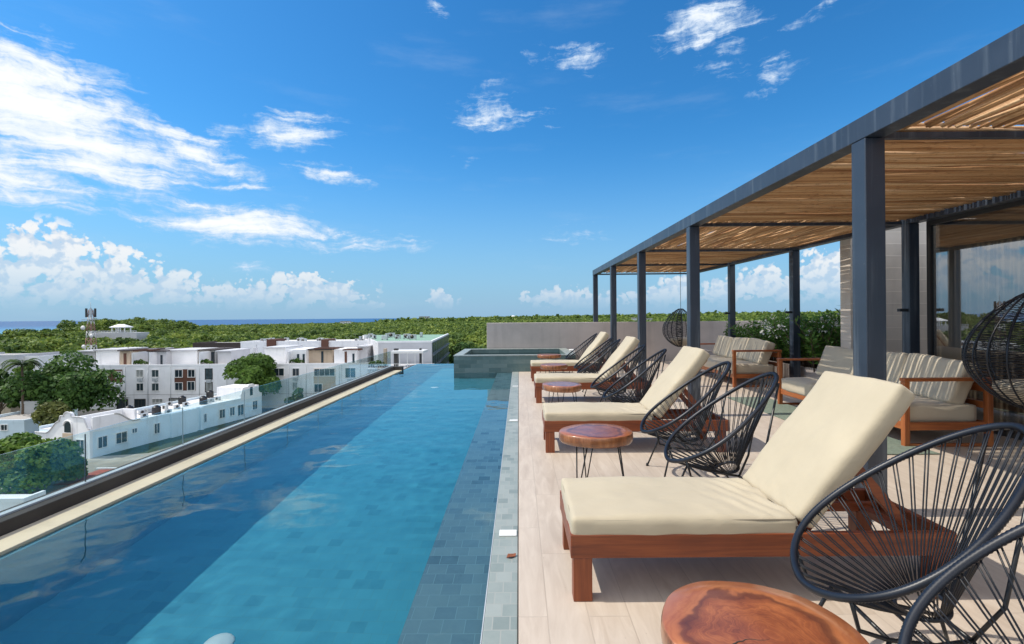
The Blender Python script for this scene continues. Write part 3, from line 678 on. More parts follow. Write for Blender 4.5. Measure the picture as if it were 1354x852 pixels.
# ================================================================== LOUNGERS
LL, LW = 1.825, .60
def make_lounger():
    root = empty('sun_lounger')
    # frame: local x 0..LL (away from the pool), y 0..LW (away from the camera)
    mb = MB(); mb.box(.0, LL, 0, .032, .208, .318); mb.build('side_rail', MAT['wood_x'], root, bevel=.004)
    mb = MB(); mb.box(.0, LL, LW - .032, LW, .208, .318); mb.build('side_rail', MAT['wood_x'], root, bevel=.004)
    mb = MB(); mb.box(.001, .030, .034, LW - .034, .21, .316); mb.build('end_rail', MAT['wood_y'], root, bevel=.004)
    mb = MB(); mb.box(LL - .031, LL - .001, .034, LW - .034, .21, .316); mb.build('end_rail', MAT['wood_y'], root, bevel=.004)
    for x in (.012, LL - .115):
        for y in (.006, LW - .081):
            mb = MB(); mb.box(x, x + .09, y, y + .075, 0, .207 if True else .3); mb.build('leg', MAT['wood_z'], root, bevel=.004)
    for k in range(10):
        x = .045 + k * .105; mb = MB(); mb.box(x, x + .07, .034, LW - .034, .268, .288); mb.build('slat', MAT['wood_y'], root, bevel=.002)
    # backrest
    hx, hz, ang, BL = 1.065, .325, R(51.3), .80
    d = Vector((math.cos(ang), 0, math.sin(ang))); nrm = Vector((-math.sin(ang), 0, math.cos(ang))); M = Matrix((d, Vector((0, 1, 0)), nrm)).transposed()
    H = Vector((hx + .05, 0, hz - .03))
    for y in (.055, LW - .055):
        mb = MB(); mb.obox(H + d * (BL / 2) + Vector((0, y, 0)), (BL, .03, .045), M); mb.build('back_stile', MAT['wood_x'], root, bevel=.003)
    for k in range(7):
        mb = MB(); mb.obox(H + d * (.06 + k * .115) + Vector((0, LW / 2, 0)) + nrm * .032, (.07, LW - .08, .018), M); mb.build('back_slat', MAT['wood_y'], root, bevel=.002)
    pa = H + d * .43 - nrm * .02
    for y in (.10, LW - .10):
        mb = MB(); mb.bar(pa + Vector((0, y, 0)), (1.70, y, .255), .03, .05); mb.build('prop_arm', MAT['wood_x'], root, bevel=.003)
        mb = MB(); mb.bar((1.30, y - .034, .262), (LL - .035, y - .034, .262), .03, .05); mb.build('notched_rail', MAT['wood_x'], root, bevel=.003)
    mb = MB(); mb.box(1.68, 1.73, .10, LW - .10, .23, .27); mb.build('prop_bar', MAT['wood_y'], root, bevel=.003)
    # cushions
    def wr(q, p):
        # drawn-in fabric near the fold
        w = max(0, (q.x - .05) / .47); w = min(1, w) ** 1.6
        rid = (math.sin((q.x * 1.0 + q.y * .55) * 60 + 2 * mnoise.noise(Vector((q.x * 5, q.y * 5, 0)))) * .5 + mnoise.noise(Vector((q.x * 26 + q.y * 12, q.y * 7, 3))))
        dz = rid * .015 * w * (1 if p.z > .5 else .3) * (1 - abs(p.y) ** 6)
        return Vector((0, 0, dz - (.012 * w if p.z > .5 else 0)))
    sl = 1.075
    vs, fs = rounded_cushion(sl, LW - .012, .105, .020, (90, 36, 6), .012, wr, 3.1, .006)
    mb = MB(); mb.add([v + Vector((sl / 2 + .006, LW / 2, .346)) for v in vs], fs, True); seat = mb.build('seat_cushion', MAT['cream_fabric'], root)
    bl = .815
    def wr2(q, p):
        return Vector((0, 0, mnoise.noise(Vector((q.x * 3, q.y * 3, 9))) * .009 + mnoise.noise(Vector((q.x * 9 + q.y * 5, q.y * 9, 2))) * .003 + (mnoise.noise(Vector((q.x * 22 - q.y * 9, q.y * 6, 7))) * .008 * max(0, (-q.x - .15) / .26) ** 1.5 if p.z > 0 else 0)))
    vs, fs = rounded_cushion(bl, LW - .012, .105, .020, (60, 36, 6), .012, wr2, 8.7, .006)
    C = Vector((hx + .008, LW / 2, .385)) + d * (bl / 2) - nrm * .045
    mb = MB(); mb.add([C + M @ v for v in vs], fs, True); mb.build('back_cushion', MAT['cream_fabric'], root)
    # piping along the upper edge of each cushion
    def loop(lx, ly, z, r=.026):
        pts = []; hx_, hy_ = lx / 2 - .004, ly / 2 - .004
        for cx, cy, a0 in ((hx_ - r, hy_ - r, 0), (-hx_ + r, hy_ - r, 90), (-hx_ + r, -hy_ + r, 180), (hx_ - r, -hy_ + r, 270)):
            for k in range(5): a = R(a0 + 22.5 * k); pts.append(Vector((cx + r * math.cos(a), cy + r * math.sin(a), z)))
        return pts
    mb = MB(); mb.tube([p + Vector((sl / 2 + .006, LW / 2, .346)) for p in loop(sl, LW - .012, .036)], .0035, 6, True); mb.build('piping', MAT['piping_fabric'], seat)
    # tie straps at the hinge
    mb = MB(); mb.box(1.066, 1.078, .004, .012, .30, .35); mb.build('strap', MAT['dark_trim'], root)
    return root
loungers = [(.237, 2.285, 'cream cushioned wooden sun lounger nearest the camera beside the large round table'),
            (.245, 4.80, 'wooden sun lounger with cream cushion standing second from the camera'),
            (.250, 7.58, 'wooden sun lounger with cream cushion third in the row along the pool'),
            (.255, 10.15, 'wooden sun lounger with cream cushion closest to the raised tub')]
proto = make_lounger()
for i, (x, y, lab) in enumerate(loungers):
    o = proto if i == 0 else copy_tree(proto)
    o.location = (x, y, 0); o.rotation_euler = (0, 0, R([0, -.7, .5, .9][i])); tag(o, lab, 'sun lounger', 'sun loungers in a row by the pool')

# ================================================================== SLAB TABLES
def slab_outline(seed, rx, ry, notch=None, n=72):
    rng = random.Random(seed); ph = [rng.uniform(0, 6.28) for _ in range(5)]; pts = []
    for k in range(n):
        a = 2 * math.pi * k / n
        f = 1 + .022 * math.sin(2 * a + ph[0]) + .016 * math.sin(3 * a + ph[1]) + .008 * math.sin(5 * a + ph[2]) + .004 * math.sin(11 * a + ph[3])
        if notch:
            da = (a - notch + math.pi) % (2 * math.pi) - math.pi
            if -.02 < da < .45: f *= 1 - .10 * (1 - max(0, da) / .45)
        pts.append((rx * f * math.cos(a), ry * f * math.sin(a)))
    return pts
def make_table(seed, rx=.285, ry=.26, th=.078, top=.45, notch=None, cracks=()):
    root = empty('slab_table'); ol = slab_outline(seed, rx, ry, notch); n = len(ol); mb = MB(); vs = []; fs = []
    rings = [(0.0, 1), (.004, 1)]
    prof = [(.955, top - th), (.985, top - th + .012), (1.0, top - th * .5), (.995, top - .012), (.985, top - .004), (.97, top)]
    for s, z in prof: vs += [(x * s, y * s, z) for x, y in ol]
    for s in (.75, .5, .25): vs += [(x * s, y * s, top + .001 * math.sin(9 * s)) for x, y in ol]
    L = len(prof) + 3
    for i in range(L - 1):
        for k in range(n): l = (k + 1) % n; fs.append((i * n + k, i * n + l, (i + 1) * n + l, (i + 1) * n + k))
    fs.append(tuple((L - 1) * n + k for k in range(n))); fs.append(tuple(range(n - 1, -1, -1)))
    mb.add(vs, fs, True); tp = mb.build('slab_top', MAT['slab'], root)
    for pts in cracks:
        mb = MB(); rr = random.Random(5); P = []
        for (ax, ay), (bx, by) in zip(pts, pts[1:]):
            for k in range(6): f = k / 6; P.append((ax + (bx - ax) * f + rr.uniform(-.004, .004), ay + (by - ay) * f + rr.uniform(-.004, .004), top + .0005))
        mb.tube(P, [.0016 * math.sin(math.pi * (i + .8) / (len(P) + .6)) + .0006 for i in range(len(P))], 5); mb.build('crack', MAT['dark_trim'], tp)
    for k in range(3):
        a = R(90 + 120 * k + 12); c, s_ = math.cos(a), math.sin(a); mb = MB(); w = .055
        for q in (-1, 1):
            A = Vector((c * .17 - s_ * w * q, s_ * .17 + c * w * q, top - th + .004)); B = Vector((c * .225 - s_ * .006 * q, s_ * .225 + c * .006 * q, .004)); mb.tube([A, B], .0052, 8)
        mb.box(c * .17 - .03, c * .17 + .03, s_ * .17 - .03, s_ * .17 + .03, top - th - .003, top - th + .001); mb.build('hairpin_leg', MAT['black_rod'], root)
    return root
t0 = make_table(7, .272, .285, .085, notch=R(196), cracks=[[(-.262, -.075), (-.20, -.055), (-.14, -.062), (-.06, -.035), (.02, -.03)], [(-.03, -.11), (.01, -.07), (.03, -.05)]])
t0.location = (.685, 1.375, 0); tag(t0, 'cracked round tree slab table large in the foreground', 'side table', 'round slab side tables')
t1 = make_table(21)
for i, (px, Y, lab) in enumerate(((788, 3.83, 'round wooden slab table reflecting the sky between first and second loungers'), (743.5, 6.5, 'small slab table between the second and third loungers'),
                                  (733, 9.2, 'small slab table just in front of the last lounger'), (726.5, 11.62, 'small dark red slab table between last lounger and raised tub'))):
    o = t1 if i == 0 else copy_tree(t1); o.location = ((px - XV - 1) * Y / FPX, Y, 0); o.rotation_euler = (0, 0, [0, 1.9, 4.2, 3.1][i]); tag(o, lab, 'side table', 'round slab side tables')

# ================================================================== CORD CHAIRS
def make_chair():
    """egg-shaped cord chair, open side towards -x; local origin under the front lip"""
    root = empty('cord_chair')
    def rim(t_):
        # t_ 0 = front centre, pi = top of the back
        c = -math.cos(t_); s = .5 + .5 * c
        w = .299 * math.copysign(abs(math.sin(t_)) ** 1.06, math.sin(t_)) * (1 + .152 * math.cos(t_))
        x = .732 * s - .035 * math.sin(math.pi * s); z = .370 + .577 * s ** .918 - .047 * math.sin(math.pi * s)
        return Vector((x, w, z))
    N = 440; pts = [rim(2 * math.pi * i / N) for i in range(N)]
    mb = MB(); mb.tube(pts, [.0145 if i % 2 else .0128 for i in range(N)], 10, True); mb.build('wrapped_rim', MAT['cord_black'], root)
    # strings in pairs from the rim to a small arc behind the seat
    mb = MB(); rng = random.Random(4); n = 46
    for k in range(n):
        t_ = 2 * math.pi * (k + .5) / n; A = rim(t_)
        ha = t_; hub = Vector((.42 - .085 * math.cos(ha) * (1 if math.cos(ha) > 0 else .55), .085 * math.sin(ha), .285 + .05 * (.5 - .5 * math.cos(ha))))
        for q in (-1, 1):
            B = rim(t_ + q * .014); off = Vector((0, .0035 * q * math.cos(t_), 0)) + Vector((.0035 * q * math.sin(t_), 0, 0))
            h = hub + off * 1.2; d = (B - h).normalized()
            mid = (B + h) / 2 - Vector((0, 0, .010)) * (1 if math.cos(t_) > .2 else .3)
            mb.tube([h, (h + mid) / 2 - Vector((0, 0, .002)), mid, (mid + B) / 2 - Vector((0, 0, .002)), B], .0029, 5)
    mb.build('seat_strings', MAT['cord_string'], root)
    mb = MB(); mb.tube([Vector((.42 - .09 * math.cos(a) * (1 if math.cos(a) > 0 else .55), .09 * math.sin(a), .283 + .05 * (.5 - .5 * math.cos(a)))) for a in [2 * math.pi * i / 32 for i in range(32)]], .009, 8, True)
    mb.build('hub_ring', MAT['cord_black'], root)
    # rod base
    r = .0075; mb = MB()
    for s in (-1, 1):
        A = rim(s * .62); mb.tube([A - Vector((0, 0, .01)), (A.x + .035, s * .17, .305), (.19, s * .165, .275), (.37, s * .12, .235), (.52, s * .07, .225)], r, 8)
        B = rim(math.pi - s * .42); mb.tube([(.52, s * .07, .225), (.60, s * .10, .36), (B.x + .015, B.y, B.z - .02)], r, 8)
    mb.tube([(.19, -.165, .275), (.19, .165, .275)], r, 8); mb.tube([(.52, -.07, .225), (.52, .07, .225)], r, 8); mb.tube([(.35, -.125, .24), (.35, .125, .24)], r, 8)
    mb.build('rod_frame', MAT['black_rod'], root)
    for (a, b) in (((.19, -.165, .275), (.10, -.24, .006)), ((.19, .165, .275), (.10, .24, .006)), ((.52, -.07, .225), (.66, -.21, .006)), ((.52, .07, .225), (.66, .21, .006))):
        mb = MB(); mb.tube([a, b], r, 8); lg = mb.build('leg', MAT['black_rod'], root)
        mb = MB(); mb.lathe(b, [(.012, -.006), (.012, .014), (.008, .02)], 10); mb.build('foot_cap', MAT['black_rod'], lg)
    return root
chairs = [(1.038, 1.777, -4.7, 'black cord egg chair in the foreground beside the cracked slab table'), (.936, 1.03, 6.8, 'black cord chair cut off by the bottom right corner of the photo'),
          (1.05, 4.13, 0, 'black cord chair between first and second loungers, the one touching the second lounger'), (1.016, 3.315, .7, 'black cord chair right behind the backrest of the nearest lounger'),
          (1.00, 6.72, -4, 'black cord chair overlapping the third lounger, paired with another'), (1.02, 5.85, -5, 'black cord chair behind the second lounger backrest, steepest of its pair'),
          (1.06, 9.30, -4, 'black cord chair overlapping the side of the last lounger'), (1.02, 8.45, -4, 'black cord chair just beyond the third lounger backrest'),
          (1.10, 11.40, 0, 'black cord chair alone between the last lounger and the end wall')]
cp = make_chair()
for i, (x, y, a, lab) in enumerate(chairs):
    o = cp if i == 0 else copy_tree(cp); o.location = (x, y, 0); o.rotation_euler = (0, 0, R(a)); tag(o, lab, 'chair', 'black cord chairs between the loungers')

# ================================================================== SOFAS
def make_sofa():
    """faces -x; local x 0 front .. .92 back, y 0 (near arm) .. 2.42"""
    root = empty('wooden_sofa'); D, L = .90, 2.42
    for y in (0, L - .055):
        nm = 'arm_frame'; 
        for x in (0, D - .055): mb = MB(); mb.box(x, x + .055, y, y + .055, 0, .665); mb.build('arm_post', MAT['oak_z'], root, bevel=.004)
        mb = MB(); mb.box(-.005, D + .005, y - .008, y + .063, .667, .70); mb.build('arm_rest', MAT['oak_x'], root, bevel=.004)
        mb = MB(); mb.box(.057, D - .057, y + .008, y + .047, .17, .25); mb.box(.057, D - .057, y + .01, y + .045, .002, .032); mb.build('arm_rail', MAT['oak_x'], root, bevel=.003)
    mb = MB(); mb.box(.02, .052, .057, L - .057, .17, .25); mb.box(D - .05, D - .02, .057, L - .057, .17, .25); mb.build('seat_rail', MAT['oak_y'], root, bevel=.004)
    mb = MB(); mb.box(D - .05, D - .02, .057, L - .057, .38, .45); mb.box(D - .05, D - .02, .057, L - .057, .55, .64); mb.build('back_rail', MAT['oak_y'], root, bevel=.004)
    for k in range(14):
        y = .09 + k * .165; mb = MB(); mb.box(.054, D - .054, y, y + .08, .205, .225); mb.build('seat_slat', MAT['oak_x'], root)
    w = (L - .13) / 3
    for k in range(3):
        vs, fs = rounded_cushion(.80, w - .006, .19, .03, (14, 14, 6), .016, None, k * 3.3, .008)
        mb = MB(); mb.add([v + Vector((.41, .065 + w * (k + .5), .325)) for v in vs], fs, True); mb.build('seat_cushion', MAT['sofa_fabric'], root)
        vs, fs = rounded_cushion(.18, w - .012, .46, .028, (6, 16, 14), .010, None, 20 + k * 2.1, .009)
        M = Matrix.Rotation(R(20), 3, 'Y') @ Matrix.Rotation(R([3, -2, 2][k]), 3, 'X')
        mb = MB(); mb.add([M @ v + Vector((.685, .065 + w * (k + .5), .640)) for v in vs], fs, True); mb.build('back_cushion', MAT['back_fabric'], root)
    return root
sf = make_sofa(); sf.location = (3.90, 4.90, 0); tag(sf, 'cream cushioned wooden sofa nearest, before the glass wall', 'sofa', 'wooden sofas under the pergola')
s2 = copy_tree(sf); s2.location = (4.02, 9.08, 0); tag(s2, 'cream cushioned wooden sofa farther off, backed by the oleander bushes', 'sofa', 'wooden sofas under the pergola')
mb = MB(); mb.box(0, .63, 0, 3.3, .002, .012); o = mb.build('green_strip', MAT['strip_sage'], bevel=.003); o.location = (3.40, 4.64, 0.001); tag(o, 'sage green strip on the floor at the foot of the nearest sofa', 'strip')  # thin sage strip, standing for a band of green stone tile

# ================================================================== HANGING EGG CHAIRS
def make_egg(open_dir):
    root = empty('hanging_egg_chair'); H0, H1, RM = .47, 1.56, .49; HH = H1 - H0
    def rad(f): return RM * math.sin(math.pi * min(1, max(0, f)) ** .86) ** .72
    half = R(118)                                            # the shell covers this much each side of the back
    def sh(f, a): r = rad(f); return Vector((r * math.cos(a), r * math.sin(a), H0 + HH * f))
    back = open_dir + math.pi; mb = MB(); nr = 15
    for k in range(nr):
        a = back - half + 2 * half * k / (nr - 1)
        mb.tube([sh(.02 + .96 * i / 28, a) for i in range(29)], .0075 if 0 < k < nr - 1 else .012, 7)
    mb.tube([sh(.02, R(12) * i) for i in range(30)], .008, 6, True); mb.tube([sh(.98, R(12) * i) for i in range(30)], .008, 6, True)
    mb.build('wire_shell', MAT['cord_black'], root)
    mb = MB(); rng = random.Random(9)
    for k in range(58):
        f = .05 + .90 * k / 57; j = rng.uniform(-.008, .008)
        mb.tube([sh(f + j * math.sin(i * 1.3) + .004 * rng.uniform(-1, 1), back - half + 2 * half * i / 30) for i in range(31)], .0030, 4)
    for sgn in (-1, 1):                                      # the woven edge band is denser
        for k in range(60):
            f = .05 + .90 * k / 59; a = back + sgn * half
            mb.tube([sh(f, a), sh(f + rng.uniform(-.03, .03), a - sgn * R(16))], .0035, 4)
    mb.build('woven_cord', MAT['cord_string'], root)
    prof = [(.05, H0 + .035), (.15, H0 + .06), (.235, H0 + .12), (.29, H0 + .19), (.285, H0 + .24), (.22, H0 + .265), (.12, H0 + .275), (.02, H0 + .275)]
    mb = MB(); mb.lathe((0, 0, 0), prof, 28); mb.build('seat_pad', MAT['sofa_fabric'], root)
    mb = MB(); mb.tube([(0, 0, H1 - .03), (0, 0, 2.62)], .006, 6); mb.build('rope', MAT['black_rod'], root)
    return root
eg = make_egg(R(-62)); eg.location = (4.62, 4.32, 0); tag(eg, 'black woven egg chair hanging at the right edge before the glass', 'hanging chair', 'black hanging egg chairs')
e2 = copy_tree(eg); e2.location = (4.50, 13.45, 0.01); e2.rotation_euler = (0, 0, R(20)); tag(e2, 'small looking black woven egg chair hanging near the end wall', 'hanging chair', 'black hanging egg chairs')

# dead leaf on the coping
mb = MB(); mb.add([(-.045, 0, .004), (-.02, -.028, .012), (.035, -.022, .006), (.055, .004, .014), (.03, .026, .008), (-.018, .024, .016)], [(0, 1, 2, 3), (0, 3, 4, 5)], True)
mb.add([(-.045, 0, .002), (-.02, -.028, .010), (.035, -.022, .004), (.055, .004, .012), (.03, .026, .006), (-.018, .024, .014)], [(3, 2, 1, 0), (5, 4, 3, 0)], True)
o = mb.build('fallen_leaf', MAT['dark_leaf']); o.location = (-.055, 2.725, 0); o.rotation_euler = (0, 0, .5); o.scale = (.62, .62, 1); tag(o, 'single brown fallen leaf on the green tile coping', 'leaf')

# ================================================================== VEGETATION
def leaf_quads(rng, lobes, n, size, flat=.0, up=.25):
    """n leaf quads on/in lumpy lobes [(cx,cy,cz,rx,ry,rz)] -> verts (n*4,3)"""
    lob = np.array(lobes, float); w = lob[:, 3] * lob[:, 5]; w = w / w.sum()
    k = rng.choice(len(lob), n, p=w); d = rng.normal(size=(n, 3)); d /= np.linalg.norm(d, axis=1)[:, None]
    d[:, 2] = np.where(d[:, 2] < -.35, -d[:, 2], d[:, 2])
    rr = .70 + .34 * rng.random(n) ** .6
    c = lob[k, :3] + d * lob[k, 3:] * rr[:, None]
    nrm = d + rng.normal(size=(n, 3)) * .55 + np.array([0, 0, up]); nrm /= np.linalg.norm(nrm, axis=1)[:, None]
    t = np.cross(nrm, rng.normal(size=(n, 3))); t /= np.linalg.norm(t, axis=1)[:, None]; b = np.cross(nrm, t)
    s = size * (.6 + .8 * rng.random(n)); a = (t * s[:, None]); bb = b * (s * (.5 + .4 * rng.random(n)))[:, None]
    return np.stack([c - a, c - bb, c + a, c + bb], 1).reshape(-1, 3)
def quads_obj(name, V, m, parent=None):
    n = len(V) // 4; me = bpy.data.meshes.new(name); me.vertices.add(len(V)); me.vertices.foreach_set('co', np.ascontiguousarray(V, dtype=np.float32).ravel())
    me.loops.add(n * 4); me.loops.foreach_set('vertex_index', np.arange(n * 4, dtype=np.int32)); me.polygons.add(n)
    me.polygons.foreach_set('loop_start', np.arange(0, n * 4, 4, dtype=np.int32)); me.polygons.foreach_set('loop_total', np.full(n, 4, dtype=np.int32))
    me.update(calc_edges=True); me.validate(); me.materials.append(m); o = bpy.data.objects.new(name, me); col.objects.link(o)
    if parent: o.parent = parent
    return o
def crown_lobes(rng, W, Hc, z0, n):
    L = []
    for i in range(n):
        a = rng.uniform(0, 6.28); q = math.sqrt(rng.uniform(.0, 1)); r = W * rng.uniform(.26, .40)
        x, y = math.cos(a) * q * (W - r) * .9, math.sin(a) * q * (W - r) * .9
        zc = z0 + Hc * (.18 + .62 * rng.uniform(0, 1) * (1 - .45 * q * q)); L.append((x, y, zc, r, r, min(r * .85, Hc * .36)))
    return L
def make_tree(name, loc, W, H, trunk_h, seed, leafm, n=4200, size=.28, nl=13):
    rng = np.random.default_rng(seed); pr = random.Random(seed); root = empty(name, loc)
    L = crown_lobes(pr, W, H - trunk_h, trunk_h, nl)
    quads_obj('crown', leaf_quads(rng, L, n, size), MAT[leafm], root)
    mb = MB(); r0 = W * .055 + .06; mb.tube([(0, 0, -.3), (.05 * W, .02, trunk_h * .5), (0, 0, trunk_h * 1.05), (-.04 * W, 0, trunk_h + (H - trunk_h) * .5)], [r0 * 1.3, r0, r0 * .8, r0 * .3], 8)
    for x, y, z, *_ in L[:7]: mb.tube([(0, 0, trunk_h * .85), (x * .5, y * .5, (trunk_h + z) / 2), (x, y, z)], [r0 * .5, r0 * .32, r0 * .1], 6)
    mb.build('trunk', MAT['bark'], root); return root
def tree_at(name, px, py_top, Y, W, label, leafm, seed, n=4200, size=.28, base=GZ, th=.3, group=None, cat='tree', nl=13):
    X, zt = at(px, py_top, Y); H = zt - base
    o = make_tree(name, (X, Y, base), W, H, H * th, seed, leafm, n, size, nl); tag(o, label, cat, group); return o

# wide town trees
tree_at('broad_tree', 88, 472, 78, 8.6, 'broad dark green tree between the arched house and the apartment block', 'leaf_dark', 3, 15000, .27, th=.10, nl=30)
tree_at('broad_tree', 334, 459, 87.3, 6.2, 'rounded bright crowned tree in front of the apartment block', 'leaf_bright', 5, 11000, .27, th=.14, nl=26).scale = (1, .42, 1)
tree_at('garden_tree', 28, 580, 46, 5.2, 'bushy leafy tree close by beyond the glass at the left edge', 'leaf_bright', 8, 12000, .20, th=.08, nl=24)
tree_at('garden_tree', 86, 604, 49.5, 2.5, 'low dark bush in front of the arched white house', 'leaf_mid', 9, 3800, .20, th=.1, nl=12)
tree_at('garden_tree', 75, 527, 66, 3.2, 'yellowish olive tree rising behind the arched facade', 'leaf_olive', 10, 2600, .24, th=.3)
tree_at('garden_tree', -2, 484, 74, 3.0, 'dark tree cut by the left edge beside the palm', 'leaf_dark', 12, 2600, .26, th=.3)
tree_at('garden_tree', 32, 466, 92, 2.0, 'small yellow green tree just behind the palm', 'leaf_bright', 13, 1500, .26, th=.4)
tree_at('garden_tree', 36, 498, 80, 2.6, 'mid green tree at the foot of the palm', 'leaf_mid', 14, 2200, .26, th=.2)
tree_at('garden_tree', 392, 508, 86, 2.2, 'low shrub at the foot of the apartment facade seen through the glass', 'leaf_dark', 15, 1500, .22, th=.1)
tree_at('broad_tree', 612, 443, 105, 4.5, 'tall dark tree right beside the louvred building', 'leaf_dark', 16, 4200, .3, th=.2, nl=16)
tree_at('broad_tree', 637, 449, 95, 4.5, 'dark green tree between the louvred building and the end wall', 'leaf_dark', 17, 4200, .3, th=.2, nl=16)
tree_at('broad_tree', 626, 462, 80, 4.0, 'low tree seen over the corner of the raised tub', 'leaf_mid', 18, 3600, .28, th=.2)
# trees of the wood's near edge: copies of four kinds
wr_ = random.Random(77)
kinds = []
for k, (lm, W, H) in enumerate((('leaf_forest', 5.2, 8.6), ('leaf_forest', 4.4, 9.2), ('leaf_mid', 4.8, 8.2), ('leaf_dark', 5.0, 8.8))):
    kinds.append(make_tree('wood_tree', (0, 0, 0), W, H, H * .22, 40 + k, lm, 1500, .42, 12))
edge = []
for px in range(-20, 700, 13):
    Y = wr_.uniform(128, 168) if px > 200 else wr_.uniform(122, 175)
    edge.append((px + wr_.uniform(-5, 5), Y))
for i, (px, Y) in enumerate(edge):
    o = kinds[i] if i < 4 else copy_tree(kinds[wr_.randrange(4)])
    X = (px - XV) * Y / FPX; s = wr_.uniform(.82, 1.12); o.location = (X, Y, GZ + elev(X, Y) - .2); o.scale = (s, s, s * wr_.uniform(.9, 1.1)); o.rotation_euler = (0, 0, wr_.uniform(0, 6.28))
    tag(o, 'green tree along the near edge of the coastal wood behind the white roofs', 'tree', 'trees along the near edge of the wood')
# the wood itself: one far-off mass
def make_wood():
    rng = np.random.default_rng(5); pr = random.Random(5); allv = []
    protos = {}
    for lod, (n, size, W) in enumerate(((300, .62, 6.2), (90, 1.4, 8.5), (30, 4.2, 18.0))):
        protos[lod] = [leaf_quads(rng, crown_lobes(pr, W, W * .9, 0, 9), n, size) for _ in range(10)]
    def ring(r0, r1, step, lod, jit):
        Y = r0
        while Y < r1:
            st = step
            px = -120
            while px < 1250:
                px += st * FPX / Y * pr.uniform(.7, 1.3); y = Y + pr.uniform(-jit, jit); X = (px - XV) * y / FPX
                sh = interp(SHORE, px)
                if y > sh - 12: continue
                if 560 < px < 665 and y < 130: continue
                if 118 < px < 195 and 222 < y < 275: continue
                if y > 1400 and px < 620: continue
                V = protos[lod][pr.randrange(10)].copy(); a = pr.uniform(0, 6.28); c, s = math.cos(a), math.sin(a); sc = pr.uniform(.75, 1.2)
                V = V @ np.array([[c, s, 0], [-s, c, 0], [0, 0, 1]]) * sc
                top = (pr.uniform(5.6, 9.4) if lod == 0 else pr.uniform(6.6, 8.6)) - (5.4 * .9 if lod == 0 else 6.2 if lod == 1 else 8.4) * sc
                allv.append(V + np.array([X, y, GZ + elev(X, y) + top]))
            Y += st * pr.uniform(.7, .95)
    ring(150, 420, 7.6, 0, 3); ring(420, 1000, 12, 1, 5); ring(1000, 3600, 34, 2, 15)
    o = quads_obj('coastal_wood', np.concatenate(allv), MAT['leaf_forest']); tag(o, 'dense green coastal wood stretching to the horizon', 'wood', kind='stuff')
make_wood()

# palm
def make_palm(px, py_top, Y, base):
    X, zt = at(px, py_top, Y); H = zt - base; root = empty('palm_tree', (X, Y, base)); tag(root, 'coconut palm with drooping fronds at the left', 'palm')
    mb = MB(); mb.tube([(0, 0, -.2), (.1, 0, H * .35), (.05, 0, H * .7), (0, 0, H - 1.2)], [.22, .17, .15, .13], 9); mb.build('trunk', MAT['bark'], root)
    rng = random.Random(3)
    for k in range(22):
        a = 2 * math.pi * k / 22 + rng.uniform(-.15, .15); up = rng.uniform(.2, 1.0); L = rng.uniform(2.3, 3.0); mb = MB(); P = []
        for i in range(11):
            f = i / 10; P.append(Vector((math.cos(a) * L * f * .92, math.sin(a) * L * f * .92, H - 1.2 + up * 1.5 * math.sin(f * 2.0) - 2.2 * f ** 2.2 * (1.2 - up * .5))))
        mb.tube(P, [.03 - .022 * i / 10 for i in range(11)], 5)
        sd_ = Vector((-math.sin(a), math.cos(a), 0))
        for i in range(1, 10):
            for j in range(4):
                p = P[i].lerp(P[i + 1], j / 4)
                for q in (-1, 1):
                    l = .62 * math.sin(math.pi * (i + j / 4 + .6) / 11.2); tip = p + sd_ * q * l + Vector((math.cos(a) * .2, math.sin(a) * .2, -.32 * l)); w = Vector((math.cos(a), math.sin(a), 0)) * .075
                    mb.add([p - w, p + w, tip], [(0, 1, 2)])
        mb.build('frond', MAT['leaf_palm'], root)
    return root
make_palm(29, 472, 72, GZ)

